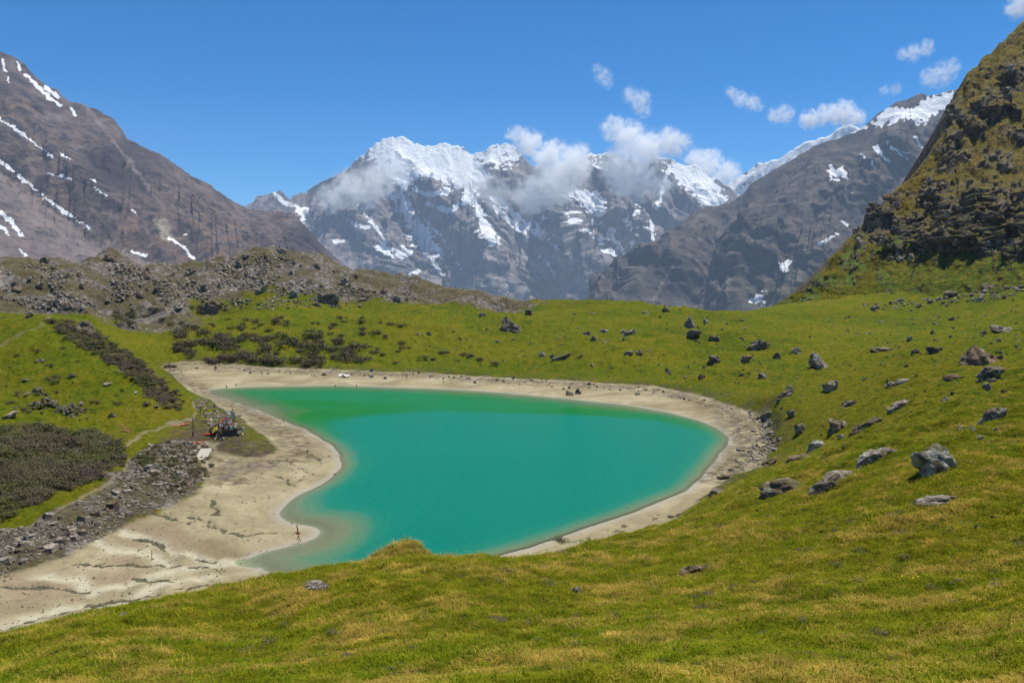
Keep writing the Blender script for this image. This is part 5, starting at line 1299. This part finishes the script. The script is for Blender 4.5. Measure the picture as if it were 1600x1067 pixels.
def near_grass(n=190000):
    rr = np.random.default_rng(50)
    r = np.exp(rr.uniform(math.log(3.6), math.log(95), n)); a = rr.uniform(math.radians(-36), math.radians(36), n)
    x, y = r * np.sin(a), r * np.cos(a)
    i = np.clip(np.searchsorted(RR, r), 0, len(RR) - 1); j = np.clip(np.searchsorted(AZ, a), 0, len(AZ) - 1)
    dens = fbm(x * .5, y * .5, 3, 61)
    ok = (MASK['sand'][i, j] < .3) & (MASK['path'][i, j] < .2) & (MASK['rubble'][i, j] < .3) & (GSD[i, j] > .6) & (dens > -.75) & ((x > -14) | (r < 45))
    x, y, r, dens = x[ok], y[ok], r[ok], dens[ok]; m = len(x)
    z = ground_z(x, y)
    px, py = project(np.stack([x, y, z], -1)); inview = (px > -40) & (px < 1640) & (py < 1110); x, y, z, r, dens = x[inview], y[inview], z[inview], r[inview], dens[inview]; m = len(x)
    sc = (.60 + .048 * r) * rr.uniform(.5, 1.35, m) * (1 + .55 * dens); sc = np.minimum(sc, 3.2)
    straw = fbm(x * .35, y * .35, 4, 63) + .5 * fbm(x * 1.6, y * 1.6, 2, 64) + rr.normal(0, .22, m)
    straw = straw + 1.3 * np.exp(-((x - KNOLL[0] - .3) / 1.5) ** 2 - ((y - KNOLL[1]) / 1.3) ** 2)
    idx = np.where(straw > .30, rr.integers(4, 7, m), rr.integers(0, 4, m))
    hs = .82 * np.where(idx >= 4, 1.1, 1.0) * np.clip(1.1 - r * .006, .6, 1)
    scatter('grass', np.stack([x, y, z], -1), np.stack([rr.uniform(-.25, .25, m), rr.uniform(-.25, .25, m), rr.uniform(0, 6.28, m)], -1), np.stack([sc, sc, sc * hs], -1), idx, tufts, 'green and straw coloured grass covering the near slope', 'grass')
near_grass()
def meadow_tussocks(n=120000):
    rr = np.random.default_rng(51)
    r = np.exp(rr.uniform(math.log(45), math.log(300), n)); a = rr.uniform(math.radians(-35), math.radians(35), n)
    x, y = r * np.sin(a), r * np.cos(a)
    i = np.clip(np.searchsorted(RR, r), 0, len(RR) - 1); j = np.clip(np.searchsorted(AZ, a), 0, len(AZ) - 1)
    dens = fbm(x * .12, y * .12, 4, 67)
    ok = (MASK['sand'][i, j] < .2) & (MASK['path'][i, j] < .2) & (MASK['rubble'][i, j] < .35) & (GSD[i, j] > 1.0) & (dens + rr.normal(0, .25, n) > -.1)
    x, y, r = x[ok], y[ok], r[ok]; z = ground_z(x, y); m = len(x)
    sc = np.clip(1.6 + .012 * r, 1.6, 5) * rr.uniform(.6, 1.4, m)
    st = fbm(x * .08, y * .08, 4, 68) + rr.normal(0, .25, m)
    idx = np.where(st > .38, rr.integers(4, 7, m), rr.integers(0, 4, m))
    scatter('meadow_tussocks', np.stack([x, y, z - .02], -1), np.stack([rr.uniform(-.2, .2, m), rr.uniform(-.2, .2, m), rr.uniform(0, 6.28, m)], -1), np.stack([sc, sc, sc * .62], -1), idx, tufts, 'low tussocks of grass dotting the meadow round the lake', 'grass')
meadow_tussocks()
# crag blocks and rough grass on the hill
def dress_hill():
    V, crag, px, py, t = HILL; rr = np.random.default_rng(70)
    Vf, cf, pf, qf, tf = V.reshape(-1, 3), crag.ravel(), px.ravel(), py.ravel(), t.ravel()
    see = (pf > 1200) & (pf < 1680) & (qf > -20)
    k = rr.permutation(np.where((cf > .45) & see & (tf < .9) & (pf > 1335) & (qf < 412))[0])[:560]; m = len(k)
    s = rr.uniform(1.0, 3.8, m) ** 1.0 * rr.uniform(.5, 1, m)
    src = [rock_mesh('crag_block', 700 + i, 2, ['block', 'wedge', 'slab', 'block', 'round'][i], [M_BROWN, M_BROWN, M_BROWN, M_ROCK, M_BROWN][i], planes=8) for i in range(5)]
    p = Vf[k].copy(); p[:, 2] -= s * .45; p[:, 1] += s * .25
    scatter('crag_blocks', p, np.stack([rr.uniform(-.3, .3, m), rr.uniform(-.3, .3, m), rr.uniform(0, 6.28, m)], -1), np.stack([s * rr.uniform(.7, 1.5, m), s, s * rr.uniform(.7, 1.6, m)], -1), rr.integers(0, 5, m), src, 'dark broken rock ledges on the craggy hillside', 'crags')
    k = rr.permutation(np.where((cf < .5) & see)[0])[:26000]; m = len(k)
    sc = rr.uniform(4, 13, m)
    idx = np.where(rr.random(m) < np.clip(1.05 - (qf[k] - 250) / 260, .12, .85), rr.integers(4, 7, m), rr.integers(0, 4, m))
    scatter('hill_grass', Vf[k], np.stack([rr.uniform(-.3, .3, m), rr.uniform(-.3, .3, m), rr.uniform(0, 6.28, m)], -1), np.stack([sc, sc, sc * .6], -1), idx, tufts, 'coarse olive and straw grass on the craggy hillside', 'grass')
dress_hill()
# brown tussock cushions in the near grass
thicket('heath_cushions', 190, [(850,800),(1590,800),(1590,1060),(700,1060),(200,1050),(400,960),(700,910)], (8, 34), 'small brown heath cushions in the near grass', 39, .28)

loose('near_stones', 130, [(300,985),(700,905),(1000,860),(1250,790),(1590,800),(1590,1060),(200,1060)], 2, 9, small_src, 'little stones peeping through the near grass', 'stones', 29, (.35, .6), 2.5)

# ------------------------------------------------------------------ a few yellow flowers
def mat_plain(name, c, rough=.7):
    n = NT(name); v = n.objco()
    k = n.noise(v, 6.0, 4, .6)
    return n.done(n.bsdf(n.ramp(k, [(0.3, tuple(.75 * q for q in c)), (0.7, c)]), rough, None, .2))
M_YELLOW = mat_plain('yellow_petals', (.80, .62, .02)); M_RED = mat_plain('red_cloth', (.50, .035, .030)); M_PINK = mat_plain('faded_red_cloth', (.48, .14, .12))
M_WHITE = mat_plain('white_cloth', (.72, .71, .68)); M_BLUE = mat_plain('blue_cloth', (.08, .16, .42)); M_GREEN = mat_plain('green_cloth', (.10, .30, .10)); M_WOOD = mat_plain('weathered_wood', (.13, .09, .06), .85)
M_REDWOOD = mat_plain('red_painted_wood', (.24, .06, .045), .8); M_CONC = mat_plain('pale_concrete', (.46, .42, .34), .9)
flower_g = 'yellow flowers in the near grass'
def flower_mesh():
    bm = bmesh.new()
    for i in range(5):
        a = 6.283 * i / 5; c = Vector((math.cos(a), math.sin(a), 0)); s = Vector((-math.sin(a), math.cos(a), 0))
        q = [bm.verts.new(p) for p in (Vector((0, 0, 0)), c * .012 + s * .009 + Vector((0, 0, .004)), c * .024 + Vector((0, 0, .003)), c * .012 - s * .009 + Vector((0, 0, .004)))]
        bm.faces.new(q)
    me = bpy.data.meshes.new('flower'); bm.to_mesh(me); bm.free(); me.materials.append(M_YELLOW); return me
fm_ = flower_mesh()
for i, (px, py) in enumerate([(1409,906),(1418,903),(1421,908),(1424,905),(1431,904),(1426,909),(1434,907),(1412,910)]):
    q = drop(px, py)[0]
    obj('yellow_flower', fm_, label='tiny yellow flower of a cluster in the near grass', cat='flower', group=flower_g, loc=(q[0], q[1], q[2] + .09), rot=(.5, .1 * i, i), scale=(.9, .9, .9))

# ------------------------------------------------------------------ prayer flag cairn, poles, cloth
def tube(name, pts, r0, r1, mat, parent=None, sides=7, **kw):
    pts = [Vector(p) for p in pts]; bm = bmesh.new(); rings = []
    for i, p in enumerate(pts):
        d = (pts[min(i + 1, len(pts) - 1)] - pts[max(i - 1, 0)]).normalized(); a = d.orthogonal().normalized(); b = d.cross(a)
        r = r0 + (r1 - r0) * i / (len(pts) - 1)
        rings.append([bm.verts.new(p + (a * math.cos(6.283 * k / sides) + b * math.sin(6.283 * k / sides)) * r) for k in range(sides)])
    for A_, B_ in zip(rings, rings[1:]):
        for k in range(sides): bm.faces.new((A_[k], A_[(k + 1) % sides], B_[(k + 1) % sides], B_[k]))
    bm.faces.new(rings[0][::-1]); bm.faces.new(rings[-1])
    bmesh.ops.recalc_face_normals(bm, faces=bm.faces)
    me = bpy.data.meshes.new(name); bm.to_mesh(me); bm.free(); me.materials.append(mat)
    return obj(name, me, parent, **kw)
def cloth(name, c, u, v, mat, parent=None, seed=0, crumple=.06, n=7, **kw):
    """a crumpled rectangle of cloth from corner c along u and v"""
    c, u, v = Vector(c), Vector(u), Vector(v); nn = u.cross(v).normalized(); bm = bmesh.new(); g = []
    for i in range(n):
        for j in range(n):
            a, b = i / (n - 1), j / (n - 1)
            p = c + u * a + v * b
            w = mnoise.noise(Vector((a * 3 + seed * 3.1, b * 3, seed))) + .5 * mnoise.noise(Vector((a * 7, b * 7, seed * 1.7)))
            g.append(bm.verts.new(p + nn * w * crumple + u * mnoise.noise(Vector((seed, a * 4, b * 4))) * .10 + v * mnoise.noise(Vector((b * 4, seed + 5, a * 4))) * .10))
    for i in range(n - 1):
        for j in range(n - 1): bm.faces.new((g[i * n + j], g[i * n + j + 1], g[(i + 1) * n + j + 1], g[(i + 1) * n + j]))
    for f in bm.faces: f.smooth = True
    me = bpy.data.meshes.new(name); bm.to_mesh(me); bm.free(); me.materials.append(mat)
    return obj(name, me, parent, **kw)
def spot(px, py):
    q = drop(px, py)[0]; return Vector(q), math.hypot(q[0], q[1]) / F

def cairn():
    g, k = spot(358, 680)
    root = obj('prayer_flag_cairn', None, label='stone cairn heaped with faded prayer flags on the lake terrace', cat='cairn', loc=g)
    rr = random.Random(3)
    # dry stone plinth, laid in courses
    W_, D_, H_ = 22 * k, 1.3, 14 * k
    n = 0
    for c in range(5):
        x = -W_ / 2
        while x < W_ / 2:
            w = rr.uniform(.22, .42)
            for y in (0, D_ * .5):
                bm = bmesh.new(); bmesh.ops.create_cube(bm, size=1.0)
                for v in bm.verts: v.co += Vector((rr.uniform(-.06, .06), rr.uniform(-.06, .06), rr.uniform(-.06, .06)))
                bmesh.ops.bevel(bm, geom=bm.edges[:], offset=.06, segments=1, affect='EDGES')
                me = bpy.data.meshes.new('stone'); bm.to_mesh(me); bm.free(); me.materials.append(M_DARK if rr.random() < .6 else M_ROCK)
                obj('stone', me, root, loc=(x + w / 2, y + .3 + rr.uniform(-.05, .05), (c + .5) * H_ / 5 - .06), rot=(0, rr.uniform(-.04, .04), rr.uniform(-.08, .08)), scale=(w * .98, D_ * .52, H_ / 5 * .97))
            x += w
    # heap of stones behind and above it
    for i in range(46):
        a = rr.uniform(0, 6.28); q = math.sqrt(rr.random()); x = -.9 + q * math.cos(a) * 1.9; y = 1.6 + q * math.sin(a) * 1.3; s = rr.uniform(.3, .6)
        obj('heap_stone', small_src[i % 8], root, loc=(x, y, (1 - q) * 1.5), rot=(rr.uniform(-.5, .5), rr.uniform(-.5, .5), rr.uniform(0, 6)), scale=(s * 1.2, s, s * .9))
    tube('pole', [(.1, 1.2, 0), (.12, 1.2, 2.0), (.1, 1.22, 3.0)], .045, .035, M_WOOD, root)
    tube('pole', [(-1.2, 1.4, 0), (-1.25, 1.42, 2.2)], .04, .03, M_WOOD, root)
    mats = [M_WHITE, M_PINK, M_WHITE, M_RED, M_WHITE, M_BLUE, M_YELLOW, M_PINK, M_WHITE, M_GREEN]
    # flags draped over the heap
    for i in range(78):
        a = rr.uniform(0, 6.28); q = math.sqrt(rr.random()); x = -.55 + q * math.cos(a) * 1.55; y = .7 + q * math.sin(a) * .8
        z = 1.0 + (1 - q) * 1.45 * rr.uniform(.7, 1.1) - (.35 if x < -1 else 0)
        s = rr.uniform(.22, .46); t = rr.uniform(0, 6.28)
        cloth('flag', (x, y - .2, z), (math.cos(t) * s, math.sin(t) * s * .6, rr.uniform(-.2, .1)), (rr.uniform(-.1, .1), -rr.uniform(.02, .2), -s * rr.uniform(.7, 1.1)), mats[i % 10], root, i, .09, 5)
    cloth('white_scarf', (.0, .75, 2.75), (.5, -.1, -.1), (.1, -.15, -.9), M_WHITE, root, 90, .14)
    cloth('yellow_scarf', (.35, .6, 2.3), (.25, -.05, 0), (.1, -.1, -.9), M_YELLOW, root, 91, .12)
cairn()
def flag_string(p0, p1, sag, n, mats, label, seed, size=.32):
    a, b = Vector(p0), Vector(p1)
    root = obj('prayer_flag_string', None, label=label, cat='prayer flags', group='strings of prayer flags', loc=a)
    pts = [(b - a) * t + Vector((0, 0, -sag * 4 * t * (1 - t))) for t in [i / 14 for i in range(15)]]
    tube('cord', pts, .008, .008, M_WHITE, root, 4)
    for i in range(n):
        t = (i + .7) / (n + .6); p = (b - a) * t + Vector((0, 0, -sag * 4 * t * (1 - t)))
        d = (b - a).normalized() * size * .9
        cloth('flag', p - d * .5, d, Vector((.05 * math.sin(i + seed), -.08, -size)), mats[i % len(mats)], root, seed + i, .06, 5)
g, k = spot(358, 680)
FM = [M_BLUE, M_WHITE, M_RED, M_GREEN, M_YELLOW]
e1 = spot(385, 680)[0]; e2 = spot(322, 655)[0]; e3 = spot(335, 688)[0]; e4 = spot(312, 650)[0]
flag_string(g + Vector((.12, 1.2, 2.7)), e1 + Vector((0, 0, .15)), .25, 8, FM, 'prayer flag string from the cairn pole down to its right', 200)
flag_string(g + Vector((-1.25, 1.4, 2.1)), e2 + Vector((0, 0, .9)), .3, 8, [M_PINK, M_WHITE, M_RED, M_WHITE], 'pale prayer flag string reaching behind the cairn to a short post', 220)
flag_string(g + Vector((-1.25, 1.4, 2.0)), e3 + Vector((0, 0, .1)), .3, 7, [M_PINK, M_WHITE, M_YELLOW, M_RED], 'faded prayer flag string in front of the cairn heap', 240)

def post(px, py, hpx, rad, mat, label, name='post', lean=(0, 0), cat='post', group=None):
    g, k = spot(px, py); h = hpx * k
    return tube(name, [(0, 0, -.2), (lean[0] * .5, 0, h * .5), (lean[0], lean[1], h)], rad, rad * .8, mat, None, 7, label=label, cat=cat, group=group, loc=g), h
root, h = post(313, 652, 16, .035, M_WOOD, 'short post with a yellow scarf behind the cairn path', 'scarf_post')
cloth('yellow_scarf', (0, 0, h), (.35, 0, .1), (-.15, -.05, -.75), M_YELLOW, root, 301, .12)
cloth('white_scarf', (0, 0, h), (-.35, 0, .0), (-.1, -.05, -.4), M_WHITE, root, 302, .12)
root, h = post(302, 681, 28, .05, M_REDWOOD, 'tall reddish pole standing by the footpath near the cairn', 'flag_pole')
cloth('wrapped_cloth', (-.1, -.08, .5), (.22, 0, 0), (.0, -.02, -.5), M_PINK, root, 303, .08)
tube('guy_line', [(0, 0, h * .9), (.6, -.3, 0)], .012, .012, M_WOOD, root, 4)
def banner(px0, py0, px1, py1, mat, wid, label, seed):
    a, b = spot(px0, py0)[0], spot(px1, py1)[0]; d = b - a; s = Vector((-d.y, d.x, 0)).normalized() * wid
    cloth('fallen_banner', Vector((0, 0, .12)), d, s, mat, None, seed, .14, 9, label=label, cat='cloth', group='fallen red banners', loc=a)
banner(270, 667, 298, 663, M_PINK, .45, 'faded red banner strung along the ground left of the reddish pole', 310)
banner(306, 694, 321, 692, M_PINK, .5, 'red and white cloth lying just above the pale concrete slab', 311)
banner(318, 680, 338, 680, M_RED, .25, 'thin red cloth strip on the bare ground before the cairn', 312)
banner(368, 681, 384, 679, M_YELLOW, .35, 'yellow and white cloth beside the cairn plinth', 313)
def rod(px0, py0, px1, py1, label):
    a, b = spot(px0, py0)[0], spot(px1, py1)[0]
    tube('fallen_pole', [Vector((0, 0, .08)), (b - a) * .5 + Vector((0, 0, .12)), b - a + Vector((0, 0, .08))], .06, .05, M_PINK, None, 6, label=label, cat='pole', group='fallen red poles', loc=a)
rod(188, 664, 203, 677, 'faded red pole fallen on the green flat, the longer of two'); rod(190, 674, 205, 676, 'faded red pole fallen across the longer one')
g, k = spot(313, 716)
bm = bmesh.new(); bmesh.ops.create_cube(bm, size=1.0); bmesh.ops.bevel(bm, geom=bm.edges[:], offset=.04, segments=2, affect='EDGES')
me = bpy.data.meshes.new('concrete_block'); bm.to_mesh(me); bm.free(); me.materials.append(M_CONC)
obj('concrete_block', me, label='pale tilted concrete slab below the cairn terrace', cat='slab', loc=g + Vector((0, .8, .15)), rot=(.32, 0, .05), scale=(17 * k, 2.6, .22))

# the red flags on the mud spit
g, k = spot(466, 848)
root = obj('red_flag_stick', None, label='leaning stick with two red pennants on the mud spit by the water', cat='flag', loc=g)
tube('stick', [(0, 0, -.2), (-.02, 0, .7), (-.10, 0, 29 * k)], .022, .016, M_WOOD, root, 6)
cloth('pennant', (-.10, -.02, 29 * k), (.06, 0, -.02), (.12, -.04, -.55), M_RED, root, 400, .07)
cloth('pennant', (-.06, -.03, .86), (-.22, -.02, -.08), (.30, .0, -.12), M_RED, root, 401, .05)
cloth('pennant', (-.03, -.02, .62), (.06, 0, 0), (.20, -.03, -.55), M_RED, root, 402, .06)
post(237, 876, 17, .022, M_WOOD, 'thin bare stick standing upright in the mud flat', 'stick', (.03, 0), 'stick')
for i, (px, py, hh, lab) in enumerate([(354,606,4,'short dark stake at the tip end of the lake'), (369,603,4,'second short dark stake near the tip end of the lake'), (524,604,3,'dark stub at the far water edge, left of two'), (557,604,3,'dark stub at the far water edge, right of two')]):
    post(px, py, hh, .09, M_WOOD, lab, 'stake', (0, 0), 'stake')
q = PZ(443.0, 660.0, 0.0)
tube('stake', [(0, 0, -1.5), (0, 0, .5)], .05, .04, M_WOOD, None, 6, label='lone stake sticking up out of the lake near the point', cat='stake', loc=tuple(q))
root, h = post(895, 503, 15, .07, M_WOOD, 'thin post with a dark top on the crest of the far bank', 'marker_post')
# bundle of white plastic sheet on the far beach
g, k = spot(536, 590)
root = cloth('white_sheet', (-.9, 0, .55), (1.9, .1, -.2), (.1, .9, -.15), M_WHITE, None, 500, .45, 10, label='crumpled white sheet lying on the far beach stones', cat='sheet', loc=g)

settle()
